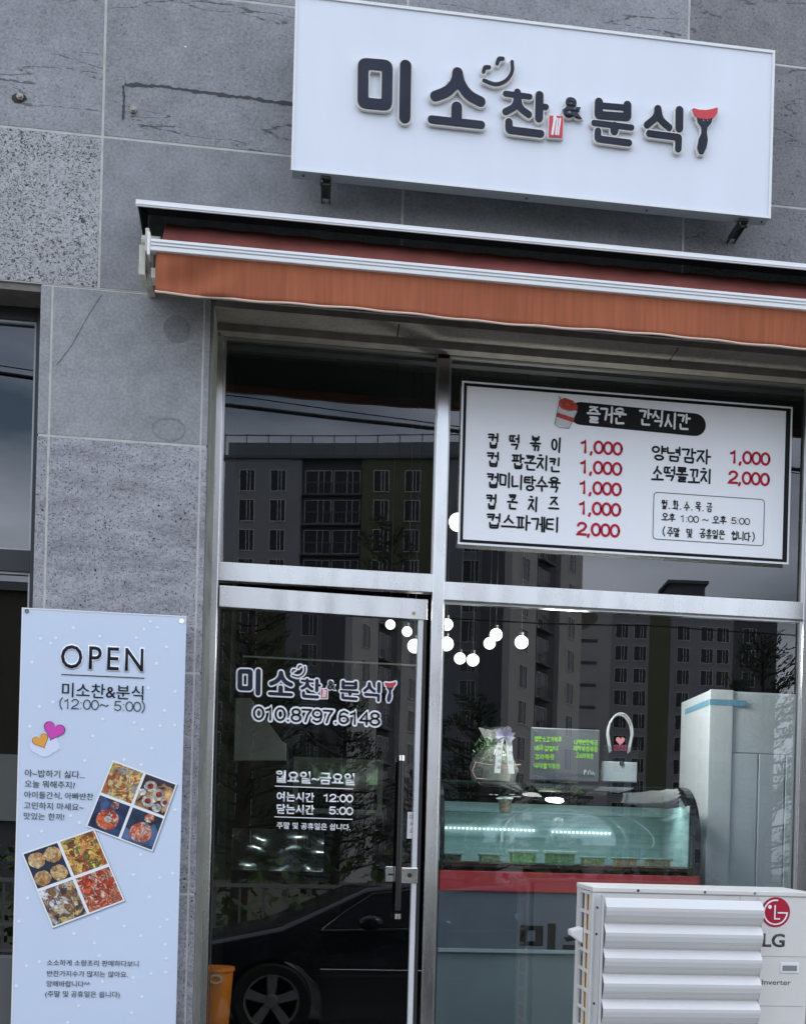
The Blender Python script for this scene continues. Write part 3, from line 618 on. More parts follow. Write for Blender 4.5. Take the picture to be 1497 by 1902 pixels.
lk = MB(); lk.lathe([(.012, -.0212), (.012, -.0206)], (DW-.062, 0, zc), 'y', 18); lk.box(lx0+.012, lx0+.042, -.0048, -.0042, zc-.003, zc+.007); dpart(lk, 'keyhole', M['dark'])
s0 = dloc(757, 1508); s1 = dloc(774, 1558)
dpart(MB().box(s0[0], DW-.051, .0105, .012, s1[1], s0[1]), 'sticker', M['white'])
stx = MB()
for i, ch in enumerate('미세요'):
    c0 = s0[0]+.012; zz = s0[1]-.025-.033*i; text(ch, c0, c0+.021, zz, .0100, None, mb=stx, depth=.0003)
dpart(stx, 'sticker_lettering', M['grey_ink'])

# ================================================================== SIDE WINDOW (left)
SW = bpy.data.objects.new('side_window', None); COL.objects.link(SW); SW.parent = B; SW.location = (-2.4, .2, .6)
SW['label'] = 'dark tinted side window with black frame at the left edge'
fw = MB(); fw.box(-1.366, -1.307, .19, .26, .9, 4.175); fw.box(-3.75, -1.366, .193, .26, 4.115, 4.175); fw.box(-3.75, -1.366, .193, .26, 2.962, 3.062); fw.box(-3.75, -1.366, .193, .26, .9, .97)
fw.build('frame', M['blackfr'], SW, bevel=.002)
fb = MB()
for z0, z1 in ((3.062, 4.115), (.97, 2.962)): fb.box(-1.376, -1.367, .205, .24, z0, z1); fb.box(-3.7, -1.377, .205, .24, z1-.01, z1); fb.box(-3.7, -1.377, .205, .24, z0, z0+.008)
fb.build('glazing_bead', mat('pale bead', (.42, .44, .44), .4), SW)
for z0, z1 in ((3.07, 4.105), (.978, 2.952)): MB().box(-3.7, -1.377, .225, .233, z0, z1).build('window_pane', M['panedark'], SW)

# ================================================================== AWNING
A = empty('awning', (.6, -.15, 4.3), 'retracted terracotta fabric awning with white aluminium front bar over the shop front', 'awning')
AX0, AX1 = -.862, 2.9
hp = [(-.300, 4.478), (-.300, 4.453), (-.294, 4.453), (-.294, 4.466), (0.0, 4.560), (0.0, 4.572)]
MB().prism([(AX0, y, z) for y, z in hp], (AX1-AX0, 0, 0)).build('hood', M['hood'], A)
MB().box(AX0-.002, AX1, -.3075, -.3005, 4.446, 4.474).box(AX0-.002, AX1, -.311, -.3078, 4.452, 4.458).build('hood_lip', M['alu'], A, bevel=.001)
MB().prism([(AX0+.004, -.293, 4.455), (AX0+.004, -.293, 4.466), (AX0+.004, -.003, 4.559), (AX0+.004, -.003, 4.40), (AX0+.004, -.10, 4.40)], (.004, 0, 0)).build('hood_end', M['hood'], A)
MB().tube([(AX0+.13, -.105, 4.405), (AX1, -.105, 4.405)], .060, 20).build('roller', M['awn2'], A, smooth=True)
# fabric from the roller to the front bar, slightly slack and ruffled at its top
fb = MB(); nx = 160; prev = None
for i in range(nx+1):
    x = -.755+(AX1+.755)*i/nx; row = []
    for j in range(7):
        t = j/6; y = -.135-.155*t; z = 4.462-.152*t+.010*math.sin(math.pi*t)*(1+.3*math.sin(x*9))+.0025*math.sin(x*31)*(1-t)
        row.append(fb.bm.verts.new((x, y, z)))
    if prev:
        for j in range(6): fb._f([prev[j], row[j], row[j+1], prev[j+1]])
    prev = row
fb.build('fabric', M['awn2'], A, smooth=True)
MB().box(-.798, AX1, -.318, -.275, 4.258, 4.308).build('front_bar', M['alu'], A, bevel=.003)
MB().box(-.796, AX1, -.3205, -.3183, 4.278, 4.281).box(-.796, AX1, -.3205, -.3183, 4.292, 4.295).build('bar_groove', mat('groove', (.35, .36, .38), .5), A)
va = MB(); nx = 260; prev = None
for i in range(nx+1):
    x = -.775+(AX1+.775)*i/nx; row = []
    d = max(0, 1-abs((x+.62))/.22)
    for j in range(9):
        t = j/8; z = 4.262-.172*t-.0015*math.sin(x*2.3)*t
        y = -.300-.010*math.sin(x*5+1)*t-.005*math.sin(x*23)*t*t+.03*d*math.sin(t*2.6)*math.sin((x+.62)*14+t*3)
        row.append(va.bm.verts.new((x, y, z)))
    if prev:
        for j in range(8):
            f = va._f([prev[j], row[j], row[j+1], prev[j+1]])
    prev = row
o = va.build('valance', M['awn'], A, smooth=True); so = o.modifiers.new('s', 'SOLIDIFY'); so.thickness = .0015
MB().prism([(-.76, -.235, 4.255), (-.76, -.240, 4.11), (AX1, -.240, 4.11), (AX1, -.235, 4.255)], (0, .002, 0)).build('shading_backing', M['dark'], A)  # dark sheet added behind the valance to deepen its shade in the glass
bi = MB(); bi.tube([(-.775+(AX1+.775)*i/120, -.301-.010*math.sin((-.775+(AX1+.775)*i/120)*5+1)-.005*math.sin((-.775+(AX1+.775)*i/120)*23), 4.088-.0015*math.sin((-.775+(AX1+.775)*i/120)*2.3)) for i in range(121)], .0045, 6)
bi.build('binding', M['binding'], A, smooth=True)
st_ = MB()
for i in range(240): x = -.765+i*.0153; st_.box(x, x+.009, -.3195, -.3165, 4.2462, 4.2476)
st_.build('stitching', mat('thread', (.30, .16, .11), .9), A)
br = MB(); br.box(-.845, -.812, -.13, 0.0, 4.19, 4.40); br.box(-.85, -.823, -.27, -.132, 4.17, 4.30); br.box(-.80, -.775, -.26, -.18, 4.165, 4.21); br.box(-.822, -.76, -.22, -.17, 4.17, 4.20)
br.tube([(-.85, -.19, 4.35), (-.77, -.19, 4.35)], .026, 12); br.box(-.822, -.806, -.30, -.20, 4.26, 4.36)
br.build('arm_bracket', M['bracket'], A, bevel=.003)
ec = MB(); ec.box(-.81, -.7985, -.322, -.255, 4.235, 4.335); ec.build('bar_end_cap', M['alu'], A, bevel=.003)

# ================================================================== MENU BANNER
BN = empty('menu_banner', (1.44, .24, 3.2), 'white landscape menu banner with black border, red prices and hand lettering in the upper window', 'banner')
YB = .238
def bp(x, y): p = at(x, y, YB); return (p.x, p.z)
bx0, bx1, bz0, bz1 = .604, 2.274, 3.224, 4.016
sh = MB(); nx, nz_ = 30, 14; gr = [[None]*(nz_+1) for _ in range(nx+1)]
for i in range(nx+1):
    for j in range(nz_+1):
        x = bx0+(bx1-bx0)*i/nx; z = bz0+(bz1-bz0)*j/nz_; u = i/nx; v = j/nz_
        e = min(1, 6*min(u, 1-u))*min(1, 5*min(v, 1-v))
        y = YB+.001+0
        gr[i][j] = sh.bm.verts.new((x, y, z))
for i in range(nx):
    for j in range(nz_): sh._f([gr[i][j], gr[i+1][j], gr[i+1][j+1], gr[i][j+1]])
sh.build('sheet', M['vinyl'], BN, smooth=True)
b1 = MB(); i0, i1 = .010, .024; yb = YB-.0012
for (a, b, c, d) in ((bx0+i0, bx1-i0, bz1-i1, bz1-i0), (bx0+i0, bx1-i0, bz0+i0, bz0+i1), (bx0+i0, bx0+i1, bz0+i1, bz1-i1), (bx1-.034, bx1-i0, bz0+i1, bz1-i1)): b1.box(a, b, yb, YB, c, d)
b1.build('border', M['ink'], BN)
# caption pill
pa, pb = bp(1078, 768), bp(1290, 789)
pl = MB(); ribbon(pl, [pa, ((pa[0]+pb[0])/2, (pa[1]+pb[1])/2), pb], .112, yb, .001, cap=10); pl.build('caption_plate', M['ink'], BN)
wt = MB(); q0, q1 = bp(1090, 770), bp(1281, 782); hand_text(wt, '즐거운 간식시간', q0[0], q1[0], (q0[1]+q1[1])/2-.0, .074, .0105, yb-.0015); wt.build('caption', M['wink'], BN)
tx = MB(); rt = MB()
rows = [('컵 떡 볶 이', (906, 817), (1043, 826), (1078, 829), (1153, 834), '1,000'), ('컵 팝콘치킨', (904, 853), (1042, 864), (1077, 867), (1152, 871), '1,000'),
        ('컵미니탕수육', (904, 892), (1040, 899), (1076, 905), (1151, 909), '1,000'), ('컵 콘 치 즈', (903, 930), (1038, 938), (1075, 943), (1150, 947), '1,000'),
        ('컵스파게티', (903, 969), (1040, 975), (1073, 983), (1148, 985), '2,000'),
        ('양념감자', (1209, 842), (1320, 849), (1355, 849), (1427, 852), '1,000'), ('소떡롤꼬치', (1209, 879), (1322, 885), (1354, 887), (1426, 890), '2,000')]
for s, a, b, c, d, pr in rows:
    A0, A1, C0, C1 = bp(*a), bp(*b), bp(*c), bp(*d)
    ss = s
    if s in ('컵 떡 볶 이', '컵 콘 치 즈'): hand_text(tx, s, A0[0], A1[0]+.0, (A0[1]+A1[1])/2, .068, .0094, yb)
    else: hand_text(tx, s, A0[0], A1[0], (A0[1]+A1[1])/2, .068, .0094, yb)
    digits(rt, pr, C0[0]-.004, C1[0]+.006, (C0[1]+C1[1])/2, .061, .0122, yb)
for s, a, b, h in (('월.화.수.목.금', (1228, 937), (1322, 942), .042), ('(주말 및 공휴일은 쉽니다)', (1226, 988), (1405, 996), .042), ('오후', (1228, 960), (1254, 962), .034), ('오후', (1322, 966), (1349, 967), .034)):
    A0, A1 = bp(*a), bp(*b); hand_text(tx, s, A0[0], A1[0], (A0[1]+A1[1])/2, h, .0052, yb)
for s, a, b in (('1:00 ~', (1262, 963), (1316, 966)), ('5:00', (1357, 967), (1392, 969))):
    A0, A1 = bp(*a), bp(*b); digits(tx, s, A0[0], A1[0], (A0[1]+A1[1])/2, .033, .0042, yb)
A0, A1 = bp(1214, 914), bp(1417, 1012); zl = bp(1214, 1001)[1]
ribbon(tx, smooth_path([(A0[0], A0[1]), (A1[0], A0[1]), (A1[0], zl), (A0[0], zl)], .02, True), .0028, yb, .0006, True)
tx.build('lettering', M['ink'], BN); rt.build('prices', M['redink'], BN)
# paper cup drawing
cupm = MB(); C_ = lambda pts, yy: [(bp(*p)[0], yy, bp(*p)[1]) for p in pts]
cupm.poly(C_([(1037, 752), (1072, 764), (1056, 796), (1030, 787)], yb-.0002)); cupm.build('cup_print', mat('cup print', (.62, .62, .64), .4), BN)
cupm = MB(); cupm.poly(C_([(1034, 766), (1067, 777), (1064, 785), (1032, 774)], yb-.0008)); cupm.poly(C_([(1037, 752), (1038, 744), (1048, 739), (1063, 744), (1072, 753), (1072, 762), (1056, 764), (1042, 759)], yb-.0008)); cupm.build('cup_food', mat('cup red', (.5, .05, .03), .5, var=.4, vscale=60), BN)
cupm = MB(); P_ = [bp(1037, 753), bp(1030, 788), bp(1038, 794), bp(1056, 796), bp(1072, 764)]; ribbon(cupm, P_, .0022, yb-.0012, .0004)
ribbon(cupm, [bp(1038, 737), bp(1047, 751)], .004, yb-.0012, .0004); cupm.build('cup_outline', M['grey_ink'], BN)

# ================================================================== STANDING POSTER
PS = empty('poster_banner', (-.99, -.12, .57), 'pale blue standing poster with OPEN heading, hearts and food photos before the pillar', 'banner')
YP = -.10
def pp(x, y, yy=YP): p = at(x, y, yy); return (p.x, p.z)
px0, px1, pz0, pz1 = pp(42, 1127)[0]+.002, pp(347, 1147)[0], .62, pp(190, 1137)[1]
sh = MB(); nx, nz_ = 10, 40; gr = [[None]*(nz_+1) for _ in range(nx+1)]
for i in range(nx+1):
    for j in range(nz_+1):
        u, v = i/nx, j/nz_; x = px0+(px1-px0)*u; z = pz0+(pz1-pz0)*v
        cr = .018*math.exp(-((u)**2+(1-v)**2*6)*18)+.018*math.exp(-((1-u)**2+(1-v)**2*6)*18)
        gr[i][j] = sh.bm.verts.new((x, YP+.0006, z))
for i in range(nx):
    for j in range(nz_): sh._f([gr[i][j], gr[i+1][j], gr[i+1][j+1], gr[i][j+1]])
sh.build('sheet', M['poster'], PS, smooth=True)
ew = MB(); ew.box(px0-.003, px0+.002, YP-.001, YP+.004, pz0, pz1+.002); ew.box(px0+.002, px1, YP-.001, YP+.004, pz1-.003, pz1+.002); ew.build('hem', M['white'], PS)
for x, y in ((51, 1135), (338, 1154)):
    c = pp(x, y); m_ = MB(); m_.lathe([(.006, -.003), (.010, -.003), (.010, .001)], (c[0], YP, c[1]), 'y', 14); m_.build('grommet', M['chrome'], PS)
m_ = MB()
for i, (a, b) in enumerate((((px0+.02, pz1-.02), (px1-.02, .75)), ((px1-.02, pz1-.02), (px0+.02, .75)))): m_.tube([(a[0], YP+.03+.012*i, a[1]), (b[0], YP+.045+.012*i, b[1])], .005)
m_.tube([(-.99, YP+.05, .75), (-.99, YP+.05, .575)], .012); m_.tube([(-1.15, YP-.1, .578), (-.99, YP+.05, .60), (-.83, YP-.1, .578)], .007)
m_.build('stand', M['dark'], PS)
yp = YP-.0025
dt = MB(); random.seed(21)
dots = [(137, 1166), (280, 1154), (268, 1169), (293, 1166), (186, 1182), (254, 1185), (310, 1202), (60, 1230), (291, 1232), (276, 1278), (326, 1284), (99, 1304), (74, 1312), (306, 1320), (192, 1336), (56, 1349), (250, 1342), (298, 1348), (325, 1347), (265, 1355), (173, 1367), (282, 1390), (158, 1413), (231, 1411), (263, 1420), (104, 1185), (76, 1186), (95, 1195),
        (326, 1504), (53, 1553), (78, 1544), (132, 1515), (148, 1528), (262, 1587), (248, 1625), (297, 1630), (321, 1622), (278, 1666), (52, 1668), (36, 1711), (182, 1706), (231, 1720), (311, 1708), (138, 1734), (176, 1752), (262, 1738), (298, 1722), (307, 1754), (185, 1775), (309, 1780), (74, 1786), (50, 1794), (281, 1808), (308, 1806), (248, 1816), (191, 1823), (31, 1831), (264, 1851), (147, 1868), (245, 1881), (127, 1899)]
for x, y in dots:
    c = pp(x, y); n = 10; dt.poly([(c[0]+.0072*math.cos(i*2*math.pi/n), YP-.001, c[1]+.0072*math.sin(i*2*math.pi/n)) for i in range(n)])
dt.build('dots', M['dot'], PS)
halo = MB(); ptext('OPEN', (114, 1219), (267, 1226), yp+.0008, mb=halo, bold=.045, refb=.005, spacing=1.25, h=.103); halo.build('heading_halo', M['dot'], PS)
hd_ = MB(); ptext('OPEN', (114, 1219), (267, 1226), yp, mb=hd_, bold=.005, spacing=1.25, h=.103)
a, b = pp(115, 1251.5), pp(269, 1261); hd_.box(a[0], b[0], yp, yp+.001, (a[1]+b[1])/2-.0018, (a[1]+b[1])/2+.0018)
ptext('미소찬&분식', (116, 1280), (267, 1288), yp, mb=hd_, bold=.005, h=.064); hd_.build('heading', mat('poster ink', (.02, .018, .025), .5, spec=.1), PS)
tp = MB(); a = pp(110, 1307); b = pp(271, 1313); digits(tp, '(12:00~ 5:00)', a[0], b[0], (a[1]+b[1])/2, .044, .0042, yp)
for s, a, b in (('아~밥하기 싫다...', (47, 1435), (158, 1440)), ('오늘 뭐해주지?', (47, 1455), (140, 1459)), ('아이들간식, 아빠반찬', (46, 1475), (174, 1481)), ('고민하지 마세요~', (45, 1495), (156, 1500)), ('맛있는 한끼!', (45, 1514), (120, 1519)),
                ('소소하게 소량조리 판매하다보니', (88, 1787), (258, 1791)), ('반찬가지수가 많지는 않아요.', (88, 1807), (238, 1811)), ('양해바랍니다^^', (87, 1826), (168, 1829)), ('(주말 및 공휴일은 쉽니다)', (85, 1846), (223, 1849))):
    ptext(s, a, b, yp, mb=tp)
tp.build('lettering', mat('poster grey ink', (.05, .05, .06), .5, spec=.1), PS)
# speech cloud and hearts
cl = MB()
for i, (x, y, r) in enumerate(((74, 1385, 17), (90, 1375, 17), (84, 1392, 15), (97, 1385, 14), (68, 1374, 9))):
    c = pp(x, y); cl.poly([(c[0]+r*.00245*math.cos(k*.35), YP-.0012-.0002*i, c[1]+r*.0022*math.sin(k*.35)) for k in range(18)])
cl.poly([(pp(104, 1378)[0], YP-.0011, pp(104, 1378)[1]), (pp(118, 1390)[0], YP-.0011, pp(118, 1390)[1]), (pp(98, 1393)[0], YP-.0011, pp(98, 1393)[1])])
cl.build('cloud_print', mat('cloud', (.70, .74, .86), .4), PS)
def heart(mb, cx, cz, s, rot, y):
    pts = []
    for k in range(32):
        t = 2*math.pi*k/32; x = 16*math.sin(t)**3/16; z = (13*math.cos(t)-5*math.cos(2*t)-2*math.cos(3*t)-math.cos(4*t))/16
        pts.append((cx+s*(x*math.cos(rot)-z*math.sin(rot)), y, cz+s*(x*math.sin(rot)+z*math.cos(rot))))
    mb.poly(pts)
for (x, y, s, rot, col, nm) in ((101, 1357, .043, -.28, (.62, .06, .42), 'magenta heart'), (77, 1376, .033, .45, (.80, .36, .05), 'orange heart')):
    c = pp(x, y); hb = MB(); heart(hb, c[0], c[1], s*1.08, rot, YP-.0030); hb.build('heart_outline', mat('heart edge', tuple(v*.3 for v in col), .5), PS)
    hb = MB(); heart(hb, c[0], c[1], s, rot, YP-.0036); hb.build('heart', mat(nm, col, .5), PS)['label'] = nm
# food photos: printed pictures
def foodmat(name, cols, scale, seed):
    scale *= .55
    m = bpy.data.materials.new(name); m.use_nodes = True; t = m.node_tree; p = t.nodes['Principled BSDF']; p.inputs['Roughness'].default_value = .35
    tc = t.nodes.new('ShaderNodeTexCoord'); mp = t.nodes.new('ShaderNodeMapping'); mp.inputs['Location'].default_value = (seed, seed*2, seed); t.links.new(tc.outputs['Object'], mp.inputs[0])
    n = t.nodes.new('ShaderNodeTexNoise'); n.inputs['Scale'].default_value = scale*.5; n.inputs['Distortion'].default_value = 1.5; t.links.new(mp.outputs[0], n.inputs['Vector'])
    ad = t.nodes.new('ShaderNodeMixRGB'); ad.inputs[0].default_value = .10; t.links.new(mp.outputs[0], ad.inputs[1]); t.links.new(n.outputs['Color'], ad.inputs[2])
    v = t.nodes.new('ShaderNodeTexVoronoi'); v.inputs['Scale'].default_value = scale; t.links.new(ad.outputs[0], v.inputs['Vector'])
    sp = t.nodes.new('ShaderNodeSeparateColor'); t.links.new(v.outputs['Color'], sp.inputs[0])
    r = t.nodes.new('ShaderNodeValToRGB'); r.color_ramp.interpolation = 'CONSTANT'
    while len(r.color_ramp.elements) < len(cols): r.color_ramp.elements.new(.5)
    for i, c in enumerate(cols): r.color_ramp.elements[i].position = i/len(cols); r.color_ramp.elements[i].color = (*c, 1)
    t.links.new(sp.outputs[0], r.inputs[0])
    mr = t.nodes.new('ShaderNodeMapRange'); mr.inputs[1].default_value = 0; mr.inputs[2].default_value = .9; mr.inputs[3].default_value = 1.25; mr.inputs[4].default_value = .3; t.links.new(v.outputs['Distance'], mr.inputs[0])
    n2 = t.nodes.new('ShaderNodeTexNoise'); n2.inputs['Scale'].default_value = scale*3; n2.inputs['Detail'].default_value = 4; t.links.new(mp.outputs[0], n2.inputs['Vector'])
    mu = t.nodes.new('ShaderNodeMath'); mu.operation = 'MULTIPLY'; a2 = t.nodes.new('ShaderNodeMath'); a2.operation = 'ADD'; a2.inputs[1].default_value = .5
    t.links.new(n2.outputs['Fac'], a2.inputs[0]); t.links.new(a2.outputs[0], mu.inputs[0]); t.links.new(mr.outputs[0], mu.inputs[1])
    h = t.nodes.new('ShaderNodeHueSaturation'); t.links.new(r.outputs[0], h.inputs['Color']); t.links.new(mu.outputs[0], h.inputs['Value']); t.links.new(h.outputs[0], p.inputs['Base Color'])
    return m
def photo_grid(corners, cells, label):
    TL, TR, BR, BL = [Vector(pp(*c)) for c in corners]
    P = lambda u, v: TL*(1-u)*(1-v)+TR*u*(1-v)+BR*u*v+BL*(1-u)*v
    q = lambda u0, u1, v0, v1, y: [(P(u, v).x, y, P(u, v).y) for u, v in ((u0, v0), (u1, v0), (u1, v1), (u0, v1))]
    b = MB(); b.poly(q(0, 1, 0, 1, YP-.002)); o = b.build('photo', M['wink'], PS); o['label'] = label
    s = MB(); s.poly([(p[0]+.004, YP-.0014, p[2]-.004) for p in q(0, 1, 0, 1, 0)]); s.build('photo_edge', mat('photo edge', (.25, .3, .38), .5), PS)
    for i, (m, extra) in enumerate(cells):
        u0 = .02+.5*(i % 2); v0 = .02+.5*(i//2); c = MB(); c.poly(q(u0, u0+.46, v0, v0+.46, YP-.0026)); c.build('picture', m, PS)
        for k, (uu, vv, r, mm_, yo) in enumerate(extra):
            c = MB(); ctr = P(u0+.46*uu, v0+.46*vv); n = 18; rr = r*(TR-TL).length*.46
            c.poly([(ctr.x+rr*math.cos(a)*rnd(.93, 1.07), YP-.003-yo*.0004, ctr.y+rr*math.sin(a)*rnd(.85, 1.0)) for a in [2*math.pi*j/n for j in range(n)]]); c.build('picture_detail', mm_, PS)
fm_pan = foodmat('pancake', [(.62, .36, .14), (.70, .45, .2), (.55, .25, .08), (.75, .55, .3)], 70, 1)
fm_w = foodmat('white roll', [(.75, .70, .60), (.8, .76, .7), (.65, .55, .45)], 60, 4); fm_r = foodmat('red filling', [(.4, .04, .03), (.25, .02, .02)], 90, 3)
kim = foodmat('red stew', [(.6, .08, .02), (.8, .4, .25), (.7, .6, .5), (.45, .04, .02), (.75, .15, .05)], 85, 5)
blk = mat('black tray print', (.02, .025, .05), .4)
photo_grid([(210, 1412), (330, 1456), (284, 1582), (160, 1535)], [
    (foodmat('fried food', [(.75, .45, .12), (.8, .6, .25), (.45, .12, .03), (.35, .3, .25), (.7, .5, .2)], 75, 2), []),
    (foodmat('rolls tray', [(.05, .03, .05), (.5, .25, .1), (.7, .4, .15)], 40, 3), [(.28, .30, .2, fm_w, 1), (.28, .30, .1, fm_r, 2), (.62, .45, .2, fm_w, 1), (.62, .45, .1, fm_r, 2), (.88, .62, .14, fm_w, 1), (.88, .62, .08, fm_r, 2), (.38, .75, .2, fm_w, 1), (.36, .75, .1, fm_r, 2), (.7, .85, .15, fm_w, 1), (.1, .55, .12, fm_w, 1)]),
    (foodmat('navy tray', [(.03, .06, .16), (.06, .10, .22), (.02, .04, .1)], 30, 6), [(.5, .62, .36, kim, 1), (.5, .6, .12, fm_w, 2), (.55, .14, .14, foodmat('side', [(.6, .3, .2), (.2, .1, .1)], 90, 7), 1)]),
    (foodmat('navy tray b', [(.04, .08, .18), (.1, .16, .3), (.02, .04, .08)], 30, 8), [(.5, .62, .36, foodmat('kimchi', [(.75, .6, .5), (.7, .1, .04), (.8, .35, .25)], 80, 9), 1), (.6, .14, .16, kim, 1)])], 'tilted grid of four food photos')
photo_grid([(41, 1585), (176, 1539), (233, 1673), (98, 1724)], [
    (blk, [(.28, .27, .25, fm_pan, 1), (.76, .26, .25, fm_pan, 2), (.25, .78, .24, fm_pan, 3), (.74, .78, .25, fm_pan, 4)]),
    (foodmat('braised', [(.75, .42, .06), (.55, .12, .03), (.8, .6, .15), (.15, .18, .05), (.25, .06, .03), (.7, .35, .1)], 80, 10), []),
    (foodmat('mushroom', [(.06, .05, .05), (.6, .5, .4), (.75, .72, .7), (.25, .12, .07), (.65, .45, .15)], 75, 11), []),
    (foodmat('red salad', [(.5, .05, .02), (.7, .12, .04), (.8, .55, .4), (.42, .04, .02), (.6, .2, .1)], 85, 12), [])], 'larger tilted grid with pancakes and stews')

# ================================================================== AIR CONDITIONER
AC = empty('air_conditioner', (1.58, -.53, .57), 'white outdoor air conditioner unit with louvred air guide on the terrace before the window', 'air conditioner')
ax0, ax1, ay0, ay1, az0, az1 = 1.112, 2.055, -.70, -.36, .66, 1.585
parts_ac = []
def acp(mb, name, m, **k): o = mb.build(name, m, AC, **k); parts_ac.append(o); return o
fx = MB(); fx.box(ax0+.002, ax1, ay0, ay0+.012, az0, az1-.022); fx.box(ax1-.01, ax1, ay0+.0125, ay1, az0, az1-.022); fx.box(ax0+.03, ax1-.0105, ay1-.012, ay1, az0, az1-.022)
fx.box(ax0+.002, ax0+.016, ay0+.0125, ay0+.05, az0, az1-.022)
acp(fx, 'casing', M['acm'], bevel=.004)
acp(MB().box(ax0-.004, ax1+.003, ay0-.006, ay1+.004, az1-.0215, az1), 'lid', M['acm'], bevel=.004)
sk = MB()
for px in (1180, 1303, 1395): sk.lathe([(.006, -.002), (.006, .001)], (at(px, 1650, ay0).x, ay0-.006, az1-.0105), 'y', 10)
acp(sk, 'screw', M['chrome'])
gm = MB(); ys = [ay0+.05, ay0+.145, ay0+.165, ay0+.262, ay1]
for z in [az1-.03-k*.083 for k in range(12)]: gm.box(ax0, ax0+.008, ay0+.0505, ay1, z-.008, z+.006)
for y in (ay0+.052, ay0+.155, ay0+.258, ay1-.012): gm.box(ax0-.001, ax0+.009, y, y+.014, az0, az1-.0225)
gm.box(ax0-.001, ax0+.009, ay0+.266, ay1-.0125, az0, az1-.0225)
acp(gm, 'side_grille', M['acm'], bevel=.001)
acp(MB().box(ax0+.014, ax0+.03, ay0+.051, ay0+.16, az0+.01, az1-.03), 'coil', M['coil'])
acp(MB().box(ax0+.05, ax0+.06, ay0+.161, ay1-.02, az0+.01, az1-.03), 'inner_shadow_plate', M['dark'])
hg = MB(); hg.prism([(ax0-.001, ay0+.17, 1.40), (ax0-.05, ay0+.18, 1.385), (ax0-.05, ay0+.18, 1.362), (ax0-.001, ay0+.17, 1.33)], (0, .09, 0)); acp(hg, 'side_handle', M['white'], bevel=.005)
# panel seams, recessed handle
hx, hz = at(1461, 1801, ay0).x, at(1461, 1801, ay0).z
sm = MB(); sx1_ = at(1367, 1700, ay0).x
sm.box(sx1_, sx1_+.002, ay0-.0008, ay0, 1.50, az1-.023)
for z in (at(1470, 1781, ay0).z, at(1470, 1873, ay0).z): sm.box(1.84, ax1-.012, ay0-.0008, ay0, z, z+.0025)
acp(sm, 'panel_seam', mat('seam', (.35, .35, .34), .6))
sm = MB(); sm.box(hx-.042, hx+.042, ay0-.004, ay0, hz-.022, hz+.022); acp(sm, 'pull_frame', M['whitem'], bevel=.002)
sm = MB(); sm.box(hx-.032, hx+.032, ay0-.0048, ay0-.0042, hz-.013, hz+.010); acp(sm, 'pull_recess', mat('pull recess', (.22, .22, .21), .6))
# maker's emblem
ex, ez = at(1434, 1698, ay0).x, at(1434, 1698, ay0).z; R_ = .064; ye = ay0-.0012
em = MB(); em.poly([(ex+R_*math.cos(k*math.pi/24), ye, ez+R_*math.sin(k*math.pi/24)) for k in range(48)]); acp(em, 'emblem', mat('crimson print', (.42, .008, .035), .35))
em = MB(); rr = R_*.80
arc = [(ex+rr*math.cos(math.radians(a)), ez+rr*math.sin(math.radians(a))) for a in range(82, 361, 9)]+[(ex+rr, ez-.002), (ex+.012, ez-.002)]
ribbon(em, arc, .0062, ye-.0008, .0006); ribbon(em, [(ex-.003, ez+.028), (ex-.003, ez-.028), (ex+.018, ez-.028)], .006, ye-.0011, .0006)
em.poly([(ex-.026+.0085*math.cos(k*.52), ye-.0009, ez+.022+.0085*math.sin(k*.52)) for k in range(12)]); acp(em, 'emblem_mark', M['wink'])
lt = MB(); ptext('LG', (1411, 1749), (1452, 1751), ye, mb=lt, bold=.025, h=.058)
a = at(1366, 1826, ay0); b = at(1464, 1829, ay0); text('Smart Inverter', a.x, b.x, (a.z+b.z)/2, ye, None, mb=lt, h=.022)
acp(lt, 'lettering', mat('ac ink', (.045, .045, .05), .5))
# air guide with louvre blades
gx0, gx1 = 1.150, 1.822; gz = 1.545; pit = .1045
boxes('guide_bracket', M['acl'], AC, [(gx0-.045, gx0-.036, ay0-.018, ay0-.0015, az0, 1.56), (gx0-.0355, gx0-.003, ay0-.006, ay0-.0015, az0, 1.56)])
for xx, sl in ((gx0-.002, -.045), (gx1, -.060)):
    MB().prism([(xx, ay0-.002, az0), (xx, ay0-.070, az0), (xx, ay0+sl, gz+.004), (xx, ay0-.002, gz+.013)], (.0022, 0, 0)).build('guide_side', M['acl'], AC)
for k in range(9):
    z = gz-k*pit; prof = [(ay0-.052, z), (ay0-.092, z-.036), (ay0-.0915, z-.050), (ay0-.086, z-.070), (ay0-.072, z-.092), (ay0-.052, z-.106), (ay0-.045, z-.110)]
    bl = MB(); pr = prof+[(y+.004, zz-.002) for y, zz in reversed(prof)]
    bl.prism([(gx0+.0008, y, zz) for y, zz in pr], (gx1-gx0-.0016, 0, 0)); acp(bl, 'louvre', M['acl'])
sc_ = MB()
for z in (1.50, 1.39, 1.1, .85): sc_.lathe([(.0055, -.0085), (.0055, -.006)], (gx0-.02, ay0, z), 'y', 8)
acp(sc_, 'guide_screw', M['chrome'])
ft = MB(); ft.box(ax0+.05, ax0+.13, ay0-.01, ay1+.01, .574, .659); ft.box(ax1-.13, ax1-.05, ay0-.01, ay1+.01, .574, .659); acp(ft, 'foot', M['dark'])

